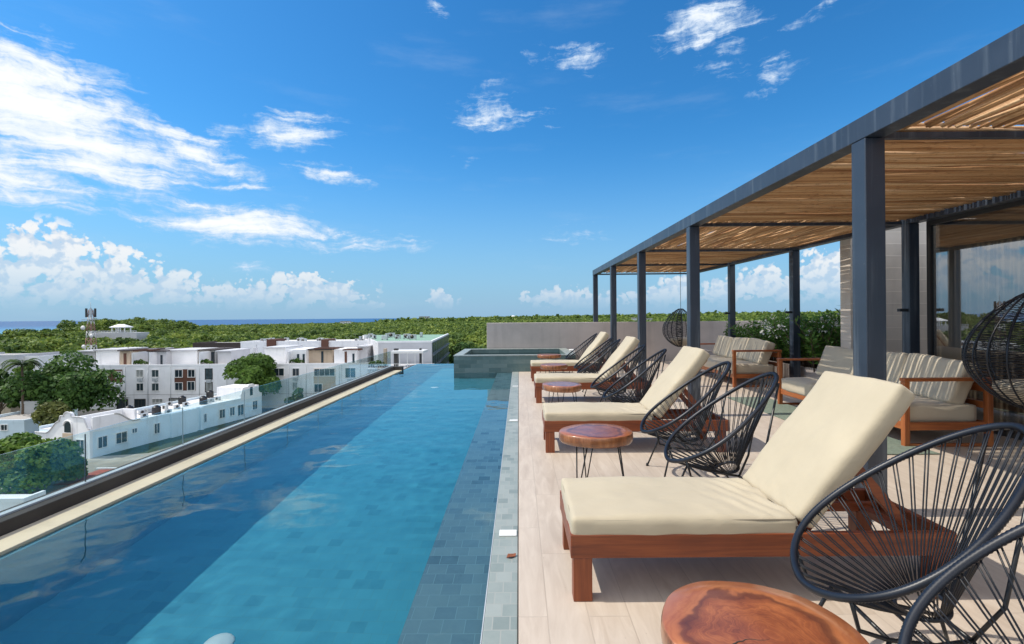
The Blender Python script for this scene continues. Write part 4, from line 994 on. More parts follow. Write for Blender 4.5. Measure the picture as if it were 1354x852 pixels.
# oleander bushes in the planter behind the pergola
pl = empty('planter', (5.95, 10.6, 0)); tag(pl, 'low planter trough along the back of the pergola', 'planter'); mb = MB()
mb.box(-.55, .55, -2.6, -2.5, 0, .36); mb.box(-.55, .55, 3.7, 3.8, 0, .36); mb.box(-.55, -.47, -2.5, 3.7, 0, .36); mb.box(.47, .55, -2.5, 3.7, 0, .36); mb.build('trough', MAT['wall_concrete'], pl)
mb = MB(); mb.box(-.47, .47, -2.5, 3.7, .02, .32); mb.build('soil', MAT['bark'], pl)
def make_bush(seed, H=.95, flowers=True):
    rng = random.Random(seed); root = empty('oleander_bush'); lv = MB(); st = MB(); fl = MB()
    for k in range(26):
        a = rng.uniform(0, 6.28); sp = rng.uniform(.05, .48); h = H * rng.uniform(.6, 1.08); b = Vector((rng.uniform(-.15, .15), rng.uniform(-.2, .2), 0)); tip = b + Vector((math.cos(a) * sp, math.sin(a) * sp, h)); mid = (b + tip) / 2 + Vector((math.cos(a), math.sin(a), 0)) * -.05
        P = [b, (b + mid) / 2, mid, (mid + tip) / 2, tip]; st.tube(P, [.009, .008, .006, .005, .003], 4)
        for i in range(46):
            f = .22 + .78 * rng.random(); j = min(3, int(f * 4)); p = P[j].lerp(P[j + 1], f * 4 - j); d = Vector((rng.uniform(-1, 1), rng.uniform(-1, 1), rng.uniform(-.1, 1.0))).normalized(); l = rng.uniform(.08, .145); w = d.cross(Vector((rng.uniform(-1, 1), rng.uniform(-1, 1), rng.uniform(-1, 1)))).normalized() * l * .12
            lv.add([p, p + d * l * .5 + w, p + d * l, p + d * l * .5 - w], [(0, 1, 2, 3)])
        if flowers and rng.random() < .30:
            fl = MB()
            for i in range(9):
                p = tip * .93 + Vector((rng.uniform(-.05, .05), rng.uniform(-.05, .05), rng.uniform(-.05, .05))); s = .026; n = Vector((rng.uniform(-1, .2), rng.uniform(-1, .4), rng.uniform(-.2, 1))).normalized(); t_ = n.cross(Vector((.3, .2, .9))).normalized() * s; u_ = n.cross(t_).normalized() * s
                fl.add([p - t_, p - u_, p + t_, p + u_], [(0, 1, 2, 3)])
            fl.build('flower_cluster', MAT['petal_white'], root)
    lv.build('foliage', MAT['leaf_hedge'], root); st.build('stem', MAT['bark'], root)
    return root
bushes = [make_bush(1), make_bush(2), make_bush(3, .82)]
k = 0
for i, Y in enumerate([8.35, 8.75, 9.15, 9.6, 10.0, 10.45, 10.9, 11.35, 11.9, 12.5, 13.2]):
    for X in ((5.68, 6.15) if Y < 11.6 else (5.75,)):
        o = bushes[k] if k < 3 else copy_tree(bushes[k % 3]); r = random.Random(k * 7 + 1); s = r.uniform(.94, 1.2) * (1 if Y < 11.6 else .85); o.location = (X + r.uniform(-.08, .08), Y, .30); o.scale = (s, s, s); o.rotation_euler = (0, 0, r.uniform(0, 6.28))
        tag(o, 'leafy white flowering oleander bush in the planter behind the sofas', 'bush', 'oleander bushes in the planter'); k += 1

# ================================================================== TOWN
random.seed(4)
def window(parent, x0, x1, z0, z1, y, frame='frame_white', pane='window_glass', fw=.09, dp=.10, mull=1, sill=True):
    """window on a wall whose outer face looks towards -y at local y"""
    mb = MB(); mb.box(x0 - fw, x1 + fw, y - dp, y + .02, z1, z1 + fw); mb.box(x0 - fw, x1 + fw, y - dp - (.06 if sill else 0), y + .02, z0 - fw, z0); mb.box(x0 - fw, x0, y - dp, y + .02, z0, z1); mb.box(x1, x1 + fw, y - dp, y + .02, z0, z1)
    for k in range(mull): xm = x0 + (x1 - x0) * (k + 1) / (mull + 1); mb.box(xm - .025, xm + .025, y - .05, y + .02, z0, z1)
    w = mb.build('window', MAT[frame], parent); mb = MB(); pane = random.choice(['window_glass', 'window_glass', 'curtain_pane', 'louvre_glass']) if pane == 'window_glass' else pane; mb.box(x0, x1, y - .022, y + .01, z0, z1); mb.build('pane', MAT[pane], w); return w

# --- three storey apartment block
FY = 90.0
apt = empty('apartment_block', (0, FY, GZ)); tag(apt, 'long white three storey apartment block with roof terraces', 'building')
def fz(py, px=250): return at(px, py, FY)[1] - GZ
def fx_(px, py=500): return at(px, py, FY)[0]
xl, xr, zr = fx_(104), fx_(486), fz(481.8)
mb = MB(); mb.box(xl, xr, 0, 15, 0, zr - .35); mb.build('wall', MAT['white_plaster'], apt)
mb = MB(); mb.box(xl - .05, xr + .05, -.05, .25, zr - .35, zr); mb.box(xl - .05, xl + .2, .25, 15, zr - .35, zr); mb.box(xr - .2, xr + .05, .25, 15, zr - .35, zr); mb.build('parapet', MAT['white_plaster'], apt)
mb = MB(); mb.box(xl + .2, xr - .2, .25, 15, zr - .35, zr - .3); mb.build('roof', MAT['roof_white'], apt)
def W(p0, p1, q0, q1, **kw): return window(apt, fx_(p0), fx_(p1), fz(q1, (p0 + p1) / 2), fz(q0, (p0 + p1) / 2), -.002, **kw)
mb = MB(); mb.box(fx_(143), fx_(162), -.06, 0, fz(505.5, 150), fz(489, 150)); mb.build('cladding', MAT['brown_clad'], apt)
window(apt, fx_(153.5), fx_(161), fz(499.5, 157), fz(491.5, 157), -.062)
for a, b in ((180.8, 189.6), (201.2, 210)):
    W(a, b, 489.5, 498.5); W(a, b, 507.3, 516.6)
mb = MB(); mb.box(fx_(231), fx_(258.6), -.06, 0, fz(516.6, 245), fz(488.4, 245)); mb.build('cladding', MAT['brown_clad'], apt)
for a, b, c, d_ in ((232, 241.5, 489.3, 498.6), (249.3, 258, 489.3, 498.6), (232, 241.5, 506.3, 515.8), (248.6, 257.6, 505, 516)): window(apt, fx_(a), fx_(b), fz(d_, 245), fz(c, 245), -.062)
W(272, 280.6, 488, 501.5, frame='frame_dark'); W(272, 280.6, 506, 518, frame='frame_dark')
W(155, 168.6, 528.5, 542, frame='frame_dark'); W(178.4, 191.8, 528.2, 538.8, frame='frame_dark', mull=2); W(201.4, 214.8, 527.8, 532.6, mull=2); W(224, 236, 527, 531, frame='frame_dark')
W(362, 375.5, 487.5, 497); W(387.2, 395.6, 487.6, 497); W(387.2, 393, 506, 515.5)
mb = MB(); mb.box(fx_(415), fx_(443.6), -.06, 0, fz(519.5, 430), fz(487, 430)); mb.build('cladding', MAT['tan_plaster'], apt)
window(apt, fx_(416), fx_(442.8), fz(497, 430), fz(488, 430), -.062, pane='louvre_glass', mull=3); window(apt, fx_(416), fx_(426), fz(518.5, 430), fz(508, 430), -.062)
W(457, 470, 487, 499.5, pane='louvre_glass')
mb = MB(); mb.box(fx_(150), fx_(170), -.35, -.003, fz(525.3, 160), fz(524.5, 160)); mb.build('canopy', MAT['frame_white'], apt)
for px in (166, 196, 226, 264, 300, 382, 405, 449):
    x = fx_(px); mb = MB(); mb.tube([(x, -.09, .2), (x, -.09, zr - .4)], .055, 6); mb.build('drain_pipe', MAT['ac_grey'], apt)
for px, py in ((186, 502), (206, 502), (277, 504), (391, 501), (463, 503), (157, 511)):
    x, z = fx_(px), fz(py, px); mb = MB(); mb.box(x - .42, x + .42, -.38, -.02, z - .28, z + .28); mb.build('wall_condenser', MAT['ac_grey'], apt, bevel=.02)
mb = MB(); mb.tube([(xl + (xr - xl) * k / 24, -.12 - .03 * (k % 3), fz(521.5, 250) + .05 * math.sin(k * 1.3)) for k in range(25)], .022, 4); mb.build('cable_run', MAT['frame_dark'], apt)
# roof-top penthouses
def pent(p0, p1, ptop, y0=2.2, y1=9, m='white_plaster', trim=True, door=None, pbot=480):
    X0, X1 = fx_(p0) * (FY + y0) / FY, fx_(p1) * (FY + y0) / FY; z1 = at((p0 + p1) / 2, ptop, FY + y0)[1] - GZ
    mb = MB(); mb.box(X0, X1, y0, y1, zr - .3, z1); ph = mb.build('penthouse', MAT[m], apt)
    if trim: mb = MB(); mb.box(X0 - .12, X1 + .12, y0 - .5, y1 + .1, z1, z1 + .2); mb.build('penthouse_roof', MAT['dark_trim' if door else 'pale_grey_plaster'], ph)
    if door:
        for a, b, mm in door:
            A, B = fx_(a) * (FY + y0) / FY, fx_(b) * (FY + y0) / FY; mb = MB(); mb.box(A, B, y0 - .05, y0 + .02, zr - .2, zr + (2.0 if mm != 'sq' else 1.6)); mb.build('door', MAT['brown_clad' if mm == 'd' else 'window_glass'], ph)
    return ph
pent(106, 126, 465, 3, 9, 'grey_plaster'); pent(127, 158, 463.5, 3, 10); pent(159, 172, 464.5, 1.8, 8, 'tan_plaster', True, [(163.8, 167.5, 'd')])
pent(174, 195, 464, 4.0, 10, 'grey_plaster', True, [(185, 193, 'g')]); pent(197.5, 220, 465, 2.0, 9, 'pale_grey_plaster', True, [(212.5, 215.2, 'sq')]); pent(221, 261, 464, 3.4, 10); pent(265, 286, 463.5, 3.6, 10, 'grey_plaster', True, [(277, 284, 'g')])
pent(288, 306, 465, 2.5, 9, 'pale_grey_plaster'); pent(350, 378, 460.5, 4, 11, 'white_plaster'); pent(381.5, 405, 462.5, 1.8, 9, 'white_plaster', False, [(393, 396, 'sq'), (400.5, 403.3, 'sq')])
pent(406.5, 440, 463, 3.0, 9, 'tan_plaster', True, [(425, 428, 'g')]); pent(442, 472, 462, 1.8, 8, 'white_plaster', False, [(456, 459, 'd'), (466.3, 469, 'sq')]); pent(473, 486, 459, 3, 9, 'pale_grey_plaster')
for p in (173.2, 196.3, 262.6, 380): X = fx_(p); mb = MB(); mb.box(X - .1, X + .1, .3, 4, zr - .3, zr + 2.2); mb.build('partition', MAT['white_plaster'], apt)
for a, b, q in ((173, 196, 463), (414, 441, 460.5), (452, 473, 462)):
    mb = MB(); X0, X1 = fx_(a), fx_(b); z1 = at((a + b) / 2, q, FY + 1.2)[1] - GZ
    for k in range(6): mb.box(X0, X1, .5 + k * .5, .58 + k * .5, z1 - .1, z1 + .05)
    mb.box(X0, X0 + .1, .5, 3.1, z1 - .22, z1 - .102); mb.box(X1 - .1, X1, .5, 3.1, z1 - .22, z1 - .102); mb.build('roof_trellis', MAT['brown_clad'], apt)
def pots(px, n, seed, Y, z, w, label):
    rng = np.random.default_rng(seed); X = at(px, 470, Y)[0]; root = empty('roof_planting', (X, Y, z)); tag(root, label, 'plants')
    quads_obj('foliage', leaf_quads(rng, [(-w * .5, 0, .55, w * .5, .4, .45), (w * .4, 0, .45, w * .5, .4, .4), (0, 0, .75, w * .3, .3, .45)], n, .14), MAT['leaf_mid'], root)
    mb = MB(); mb.box(-w, w, -.25, .25, 0, .28); mb.build('trough', MAT['brown_clad'], root)
rcl = random.Random(12)
def roof_clutter():
    first = None
    for i in range(16):
        px = rcl.uniform(128, 480); y0 = rcl.uniform(5, 9); X = at(px, 470, FY + y0)[0]; z = GZ + zr + 2.1
        if first is None:
            first = empty('roof_box'); mb = MB(); mb.box(-.45, .45, -.35, .35, -.6, .55); mb.build('casing', MAT['pale_grey_plaster'], first, bevel=.02); mb = MB(); mb.tube([(.3, 0, .5), (.3, 0, 1.2)], .03, 5); mb.tube([(.3, -.25, 1.1), (.3, .25, 1.1)], .02, 5); mb.build('aerial', MAT['frame_dark'], first); o = first
        else: o = copy_tree(first)
        s_ = rcl.uniform(.7, 1.3); o.location = (X, FY + y0, z); o.scale = (s_ * rcl.uniform(.7, 1.6), s_, s_ * rcl.uniform(.6, 1.1)); o.rotation_euler = (0, 0, rcl.uniform(-.1, .1)); tag(o, 'small pale box with an aerial on the apartment penthouse roofs', 'roof box', 'boxes with aerials on the apartment roofs')
roof_clutter()
pots(186, 420, 1, FY + .75, GZ + zr - .29, 1.5, 'trough of plants on the roof terrace beside the brown pergola trellis'); pots(273, 420, 2, FY + .75, GZ + zr - .29, 1.4, 'trough of plants on the roof terrace by the dark doorway'); pots(393, 420, 3, FY + .75, GZ + zr - .29, 1.4, 'trough of plants below the twin round roof openings')

# --- long single storey house with mission gables
ang = math.atan2(5.9, 25.0)
HX, HY = at(119, 606, 57.8)[0], 57.8
house = empty('white_house', (HX, HY, GZ), -ang * 1.0); tag(house, 'long white single storey house with mission gables and flat roof', 'house')
HL, HW, HH_ = 27.5, 8.6, 3.35
# local frame: x to the left is negative (front facade runs along -x), y runs along the long side
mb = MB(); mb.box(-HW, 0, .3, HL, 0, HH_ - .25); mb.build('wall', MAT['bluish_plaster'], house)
mb = MB(); mb.box(-HW + .3, -.25, .3, HL - .3, HH_ - .25, HH_ - .2); mb.build('roof', MAT['roof_white'], house)
mb = MB(); mb.box(-.25, .02, 6.0, HL, HH_ - .25, HH_ + .12); mb.box(-HW - .02, -HW + .28, .3, HL, HH_ - .25, HH_ + .1); mb.build('parapet', MAT['bluish_plaster'], house)
def gable(y0, y1, rev=False):
    prof = [(-HW - .05, 0), (.05, 0), (.05, 3.5)]
    for k in range(9): f = k / 8; prof.append((-1.0 * f - .0, 3.5 + 1.4 * (1 - math.cos(math.pi * f)) / 2))
    prof += [(-2.6, 4.95)]
    for k in range(9): a = math.pi * k / 8; prof.append((-3.35 + .62 * math.cos(a), 4.95 + .5 * math.sin(a)))
    prof += [(-4.5, 4.95), (-4.7, 4.3)]
    for k in range(1, 9): f = k / 8; prof.append((-4.7 - 2.2 * f, 4.3 - 1.5 * (1 - math.cos(math.pi * f)) / 2))
    prof += [(-HW - .05, 2.8)]
    return prof
pf = gable(0, 0)
mb = MB(); mb.prism(pf, 'y', -.05, .28); mb.build('gable_front', MAT['white_plaster'], house)
arch = [(-.55, 0), (.55, 0), (.55, .75)] + [(.55 * math.cos(a), .75 + .55 * math.sin(a)) for a in [math.pi * k / 10 for k in range(1, 10)]] + [(-.55, .75)]
mb = MB(); mb.prism([(x - 3.35, z + 3.0) for x, z in arch], 'y', -.09, -.052); mb.build('arched_niche', MAT['window_glass'], house)
ring_ = [(x * 1.22, z * 1.12) for x, z in arch]
mb = MB(); mb.tube([(x - 3.35, -.09, z + 3.0) for x, z in ring_[1:]], .09, 6); mb.build('arch_moulding', MAT['white_plaster'], house)
mb = MB(); mb.box(-4.1, -2.6, -.16, -.053, 1.2, 2.9); mb.build('door_panel', MAT['tan_plaster'], house)
mb = MB(); mb.tube([(x, -.09, z + .02) for x, z in pf[2:]], .08, 6); mb.build('gable_moulding', MAT['pale_grey_plaster'], house)
# tall side parapet of the front block, with its S-shaped step
mb = MB(); s_pts = [(.31, HH_ - .25), (6.0, HH_ - .25), (6.0, 3.5)] + [(5.4 - 2.6 * k / 10, 3.5 + 1.35 * (1 - math.cos(math.pi * k / 10)) / 2) for k in range(11)] + [(.31, 4.88)]
mb.prism([(y, z) for y, z in s_pts], 'x', -.30, .03); mb.build('side_parapet', MAT['white_plaster'], house)
mb = MB(); mb.tube([(.05, y, z) for y, z in s_pts[2:-1]], .09, 6); mb.build('parapet_moulding', MAT['grey_plaster'], house)
mb = MB(); mb.box(-2.6, -.32, 5.6, 5.9, HH_ - .2, 4.85); mb.box(-2.6, -2.3, .3, 5.6, HH_ - .2, 4.85); mb.build('roof_parapet', MAT['white_plaster'], house)
window(house, -2.0, -.75, .75, 2.2, -.052, 'frame_white', 'louvre_glass')
def side_win(y0, y1, z0, z1, fr='frame_white'):
    mb = MB(); e = .09
    mb.box(-.02, .08, y0 - e, y1 + e, z1, z1 + e); mb.box(-.02, .12, y0 - e, y1 + e, z0 - e, z0); mb.box(-.02, .08, y0 - e, y0, z0, z1); mb.box(-.02, .08, y1, y1 + e, z0, z1); mb.box(-.02, .05, (y0 + y1) / 2 - .03, (y0 + y1) / 2 + .03, z0, z1)
    w = mb.build('window', MAT[fr], house); mb = MB(); mb.box(-.02, .02, y0, y1, z0, z1); mb.build('pane', MAT['window_glass'], w)
for (a, b, c, d_) in ((.9, 1.9, 1.0, 2.3), (3.0, 4.3, 1.0, 2.3), (5.0, 5.6, 1.9, 2.4), (8.0, 8.7, 1.1, 2.4), (12.3, 13.4, 1.2, 2.3), (15.6, 16.2, 1.0, 2.2), (18.6, 19.6, 1.0, 2.3), (20.6, 21.5, 1.0, 2.3), (22.2, 23.4, .7, 2.4), (25.4, 26.4, 1.1, 2.5)): side_win(a, b, c, d_)
for (a, b) in ((10.3, 14.4), (15.0, 15.5)):
    mb = MB(); mb.box(.001, .30, a, b, 0, HH_ + .05); mb.build('wall_pier', MAT['bluish_plaster'], house)
# far gable block
mb = MB(); mb.box(-5.2, -.3, HL - 4.2, HL - .35, HH_ - .2, 5.1); mb.build('roof_room', MAT['white_plaster'], house)
mb = MB(); g2 = [(HL - 4.6, HH_ - .25), (HL, HH_ - .25), (HL, 3.7)] + [(HL - .2 - 1.2 * k / 8, 3.7 + 1.1 * (1 - math.cos(math.pi * k / 8)) / 2) for k in range(9)] + [(HL - 1.6, 5.2), (HL - 1.9, 5.5), (HL - 2.9, 5.5), (HL - 3.2, 5.2), (HL - 4.2, 5.15), (HL - 4.6, 4.0)]
mb.prism(g2, 'x', -.29, .035); mb.build('gable_end', MAT['white_plaster'], house)
mb = MB(); mb.box(.036, .06, HL - 2.7, HL - 2.1, 3.6, 5.0); mb.build('slot_window', MAT['window_glass'], house)
# water tanks on its roof
tk = None
Rm = Matrix.Rotation(-ang, 3, 'Z')
for i, (px, py, lab) in enumerate(((152.8, 560, 'black water tank nearest the arched gable on the house roof'), (170.7, 548, 'black water tank by the rear edge of the house roof, behind the nearest tank'), (207, 548, 'black water tank standing alone by the pale roof vents'),
                        (241, 534, 'black water tank at the rear roof edge before the brown cladding'), (269, 534.6, 'black water tank on the house roof below the rear edge tank'), (277.6, 526, 'black water tank close to the far roof room'), (306.4, 526.4, 'black water tank right beside the far gable'))):
    zt_ = GZ + HH_ - .2; v = ROLL * (px - XV) + (py - YV); Y = FPX * (CAMH - zt_) / v; X = at(px, py, Y)[0]
    if tk is None:
        tk = empty('water_tank'); mb = MB(); mb.lathe((0, 0, 0), [(.50, 0), (.55, .04), (.55, .32), (.52, .36), (.55, .40), (.55, .72), (.52, .76), (.55, .80), (.54, .98), (.40, 1.13), (.22, 1.19)], 20); bd = mb.build('tank_body', MAT['tank_black'], tk)
        mb = MB(); mb.lathe((0, 0, 1.19), [(.23, 0), (.23, .07), (.15, .10)], 16); mb.build('tank_lid', MAT['tank_black'], tk); mb = MB(); mb.tube([(.5, 0, .1), (.7, 0, .1), (.7, 0, .0)], .03, 6); mb.build('pipe', MAT['ac_grey'], tk); o = tk
    else: o = copy_tree(tk)
    o.location = (X, Y, zt_); tag(o, lab, 'water tank', 'black water tanks on the house roof')
# roof vents / condensers on the house
ac = None; ra = random.Random(31)
for i in range(16):
    ly = 8 + ra.uniform(0, 15); lx = -ra.uniform(1.2, 7.6); p = Rm @ Vector((lx, ly, 0)); zt_ = GZ + HH_ - .2
    if ac is None:
        ac = empty('roof_unit'); mb = MB(); mb.box(-.42, .42, -.17, .17, .08, .62); mb.build('casing', MAT['ac_grey'], ac, bevel=.02); mb = MB(); mb.box(-.40, -.34, -.15, .15, 0, .079); mb.box(.34, .40, -.15, .15, 0, .079); mb.build('bracket', MAT['frame_dark'], ac)
        mb = MB(); mb.lathe((0, 0, 0), [(.21, 0), (.22, .02)], 16); g = mb.build('fan_grille', MAT['frame_dark'], ac); g.rotation_euler = (R(90), 0, 0); g.location = (-.1, -.172, .35); o = ac
    else: o = copy_tree(ac)
    o.location = (HX + p.x, HY + p.y, zt_); o.rotation_euler = (0, 0, ra.choice([0, 1.57]) + ra.uniform(-.1, .1) - ang); tag(o, 'small pale air conditioning unit on the long house roof', 'roof unit', 'air conditioning units on the house roof')

# --- paved lot in front of the house, road behind
mb = MB(); mb.add([(-58, 30, GZ + .02), (-3.6, 30, GZ + .02), (-3.6, 86, GZ + .02), (-40, 86, GZ + .02), (-46, 60, GZ + .02), (-58, 57, GZ + .02)], [(0, 1, 2, 3, 4, 5)]); tag(mb.build('paved_lot', MAT['lot_concrete']), kind='structure')
mb = MB(); mb.add([(-90, 82.5, GZ + .024), (-41, 86.2, GZ + .024), (-41, 89.6, GZ + .024), (-90, 89.6, GZ + .024)], [(0, 1, 2, 3)]); tag(mb.build('road', MAT['road_grey']), kind='structure')
c0, c1 = at(104, 629, 51.5)[0], at(152, 620, 52.5)[0]
mb = MB(); mb.add([(c0, 48.5, GZ + .03), (c1 + 2, 48.5, GZ + .03), (c1 + .3, 53.5, GZ + .03), (c0 + .5, 53.5, GZ + .03)], [(0, 1, 2, 3)]); tag(mb.build('red_paving', MAT['terracotta']), kind='structure')
# low kerb between lot and red paving
mb = MB(); mb.box(c0, c1 + 2, 53.52, 53.8, GZ + .02, GZ + .16); tag(mb.build('kerb_strip', MAT['frame_white']), kind='structure')

# --- neighbour roof at the lower left corner
X0, z0 = at(31, 659, 36)
nb = empty('neighbour_house', (X0, 36, GZ)); tag(nb, 'flat roofed pale house corner low at the left below the glass', 'house')
mb = MB(); mb.box(-14, 0, 0, 1.6, 0, z0 - GZ - .3); mb.build('wall', MAT['white_plaster'], nb); mb = MB(); mb.box(-14, .05, -.05, .25, z0 - GZ - .3, z0 - GZ); mb.box(-.2, .05, .25, 1.65, z0 - GZ - .3, z0 - GZ); mb.build('parapet', MAT['white_plaster'], nb); mb = MB(); mb.box(-14, -.2, .25, 1.6, z0 - GZ - .3, z0 - GZ - .27); mb.build('roof', MAT['roof_white'], nb)
rl = empty('white_railing', (X0 + .3, 36, GZ)); tag(rl, 'short white pipe railing beside the neighbour roof corner', 'railing'); mb = MB(); hh = at(38, 671, 36)[1] - GZ
mb.tube([(0, 0, hh), (2.2, 0, hh)], .04, 6); mb.tube([(0, 0, hh - .5), (2.2, 0, hh - .5)], .03, 6)
mb.build('rail', MAT['frame_white'], rl); mb = MB()
for k in range(4): mb.tube([(k * .73, 0, 0), (k * .73, 0, hh)], .035, 6)
mb.build('post', MAT['frame_white'], rl)

# --- small houses at the left
def house_box(name, px0, px1, pyt, Y, depth, label, m='white_plaster', wins=(), roof='roof_grey', base=GZ):
    X0, z = at(px0, pyt, Y); X1 = at(px1, pyt, Y)[0]; xm = (X0 + X1) / 2; h = z - base; w = (X1 - X0) / 2
    o = empty(name, (xm, Y, base)); tag(o, label, 'building'); mb = MB(); mb.box(-w, w, 0, depth, 0, h - .4); mb.build('wall', MAT[m], o)
    mb = MB(); mb.box(-w - .04, w + .04, -.04, .2, h - .4, h); mb.box(-w - .04, -w + .2, .2, depth, h - .4, h); mb.box(w - .2, w + .04, .2, depth, h - .4, h); mb.build('parapet', MAT[m], o)
    mb = MB(); mb.box(-w + .2, w - .2, .2, depth, h - .4, h - .36); mb.build('roof', MAT[roof], o)
    for a, b, c, d_ in wins: window(o, at(a, c, Y)[0] - xm, at(b, c, Y)[0] - xm, at(a, d_, Y)[1] - base, at(a, c, Y)[1] - base, -.002)
    return o
house_box('small_house', -40, 32, 556, 66, 8, 'low pale house beside the arched facade at the left edge', 'bluish_plaster', [(2, 10, 562, 569)])
house_box('small_shed', 27, 53, 531, 72, 5, 'narrow stained grey building left of the arched house', 'grey_plaster', [(42, 47, 548, 556)])
house_box('small_house', -60, 20, 470, 104, 10, 'wide pale house with flat roof behind the palm at left', 'pale_grey_plaster', [(2, 8, 480, 488)])
house_box('small_house', 31, 51, 471, 106, 8, 'small white house block just right of the palm top', 'white_plaster')
house_box('small_house', -20, 14, 520, 82, 6, 'tan low house partly hidden by the dark left edge tree', 'tan_plaster', [(4, 9, 526, 533)])
house_box('small_house', 78, 106, 477, 102, 8, 'low white house left of the telecom tower base', 'white_plaster', roof='roof_white')
house_box('flat_house', 255, 318, 453.5, 116, 9, 'dark roofed low building right behind the apartment penthouses', 'dark_trim', roof='roof_white')
house_box('flat_house', 318, 338, 452, 112, 8, 'small white flat roofed house next to the dark roofed building', 'white_plaster', roof='roof_white')
lb = house_box('long_building', 336, 500, 451.5, 110, 14, 'long white building with two brown roof cabins behind the apartments', 'white_plaster', roof='roof_white')
for a, b in ((353, 364.5), (425, 434)):
    X0, z1 = at(a, 449, 109.7); X1 = at(b, 449, 109.7)[0]; mb = MB(); mb.box(X0 - lb.location.x, X1 - lb.location.x, -.5, 4, at(a, 459.5, 109.7)[1] - GZ, z1 - GZ); mb.build('roof_cabin', MAT['brown_clad'], lb)
ru = random.Random(8)
for i in range(18):
    o = copy_tree(ac); px = ru.uniform(345, 495); Y = ru.uniform(111, 121); o.location = (at(px, 450, Y)[0], Y, at(418, 451.5, 110)[1] - .36); o.rotation_euler = (0, 0, ru.uniform(-.2, .2)); s = ru.uniform(.9, 1.5); o.scale = (s, s, s)
    tag(o, 'small rooftop unit on the long white building behind the apartments', 'roof unit', 'units along the long white roof')

# --- louvred building with green roof
LY = 85.0
X0, zt_ = at(500, 451.3, LY); X1 = at(571, 451.3, LY)[0]; XB1 = at(593, 441.2, 124)[0]; XB0 = at(500, 445, 124)[0] - 4
lv = empty('louvred_building', (0, 0, GZ)); tag(lv, 'pale modern building with green flat roof and louvred side', 'building'); h = zt_ - GZ
def quadprism(P, z0, z1): return [(x, y, z0) for x, y in P] + [(x, y, z1) for x, y in P]
mb = MB(); mb.hexa(quadprism([(X0, LY), (X1, LY), (XB1, 124), (XB0, 124)], 0, h - .3)); mb.build('wall', MAT['pale_grey_plaster'], lv); mb = MB(); o_ = .04; mb.hexa(quadprism([(X1 + .005, LY + .3), (X1 + o_, LY + .3), (XB1 + o_, 123.9), (XB1 + .005, 123.9)], 0, h - .32)); mb.build('side_screen', MAT['louvre_frame'], lv)
mb = MB(); mb.hexa(quadprism([(X0 + .3, LY + .3), (X1 - .3, LY + .3), (XB1 - .3, 123.7), (XB0 + .3, 123.7)], h - .3, h - .25)); mb.build('roof', MAT['green_roof'], lv)
mb = MB(); mb.hexa(quadprism([(X0 - .05, LY - .05), (X1 + .05, LY - .05), (X1 + .05, LY + .29), (X0 - .05, LY + .29)], h - .3, h)); mb.hexa(quadprism([(X1 - .28, LY + .29), (X1 + .05, LY + .29), (XB1 + .05, 124), (XB1 - .28, 124)], h - .3, h)); mb.build('parapet', MAT['white_plaster'], lv)
d = Vector((XB1 - X1, 124 - LY, 0)); ln = d.length; d.normalize(); nx = Vector((d.y, -d.x, 0))
for r_ in range(5):
    z0_ = h - 2.2 - r_ * 2.35
    for k in range(11):
        a = Vector((X1, LY, 0)) + d * (1.0 + k * 3.4); b = a + d * 2.6; mb = MB(); o_ = nx * .08; mb.hexa([(a + o_ * 0).to_tuple()[:2] + (z0_,), (a + o_).to_tuple()[:2] + (z0_,), (b + o_).to_tuple()[:2] + (z0_,), (b).to_tuple()[:2] + (z0_,), (a).to_tuple()[:2] + (z0_ + 1.7,), (a + o_).to_tuple()[:2] + (z0_ + 1.7,), (b + o_).to_tuple()[:2] + (z0_ + 1.7,), (b).to_tuple()[:2] + (z0_ + 1.7,)])
        mb.build('louvre_window', MAT['louvre_glass'], lv)
    mb = MB(); a = Vector((X1, LY, 0)); b = Vector((XB1, 124, 0)); o_ = nx * .35
    mb.hexa([(*p.to_tuple()[:2], z) for z in (z0_ - .45, z0_ - .25) for p in (a, a + o_, b + o_, b)]); mb.build('floor_ledge', MAT['louvre_frame'], lv)
for i in range(15):
    o = copy_tree(ac); px = ru.uniform(475, 560); Y = ru.uniform(92, 112); s = ru.uniform(.9, 1.7); o.location = (at(px, 446, Y)[0], Y, GZ + h - .25); o.scale = (s, s, s); o.rotation_euler = (0, 0, ru.uniform(0, 3)); tag(o, 'grey rooftop machine on the green roof of the louvred building', 'roof unit', 'machines on the green roof')
# stepped terraces before it
tr = empty('terrace_block', (0, 78, GZ)); tag(tr, 'white terraced block with railings and pale awning beyond the pool end', 'building')
def tz(py): return at(530, py, 78)[1] - GZ
def tx(px): return at(px, 490, 78)[0]
mb = MB(); mb.box(tx(486), tx(566), 1.5, 6, 0, tz(486)); mb.build('wall', MAT['pale_grey_plaster'], tr)
for q0, q1 in ((486.5, 488), (497, 498.5)):
    mb = MB(); mb.box(tx(487), tx(559), -.6, 1.49, tz(q1), tz(q0)); mb.build('balcony_slab', MAT['white_plaster'], tr)
mb = MB(); mb.box(tx(517), tx(560), -.2, 4, tz(467.5), tz(464.5)); mb.build('awning', MAT['frame_white'], tr)
for k in range(5):
    x = tx(518 + k * 10.2); mb = MB(); mb.box(x - .05, x + .05, .1, .2, tz(486), tz(467.6)); mb.build('awning_post', MAT['frame_white'], tr)
for q in (481, 492):
    mb = MB(); z = tz(q); mb.box(tx(488), tx(558), -.55, -.50, z - .02, z + .04); zz = z - .65
    for k in range(24): x = tx(488 + 70 * k / 23); mb.box(x - .02, x + .02, -.54, -.51, zz - .05, z - .021)
    mb.build('railing', MAT['frame_white'], tr)
for k in range(6): window(tr, tx(490 + k * 12), tx(498 + k * 12), tz(503.5), tz(498.8), 1.498, 'frame_white', 'louvre_glass', mull=0)
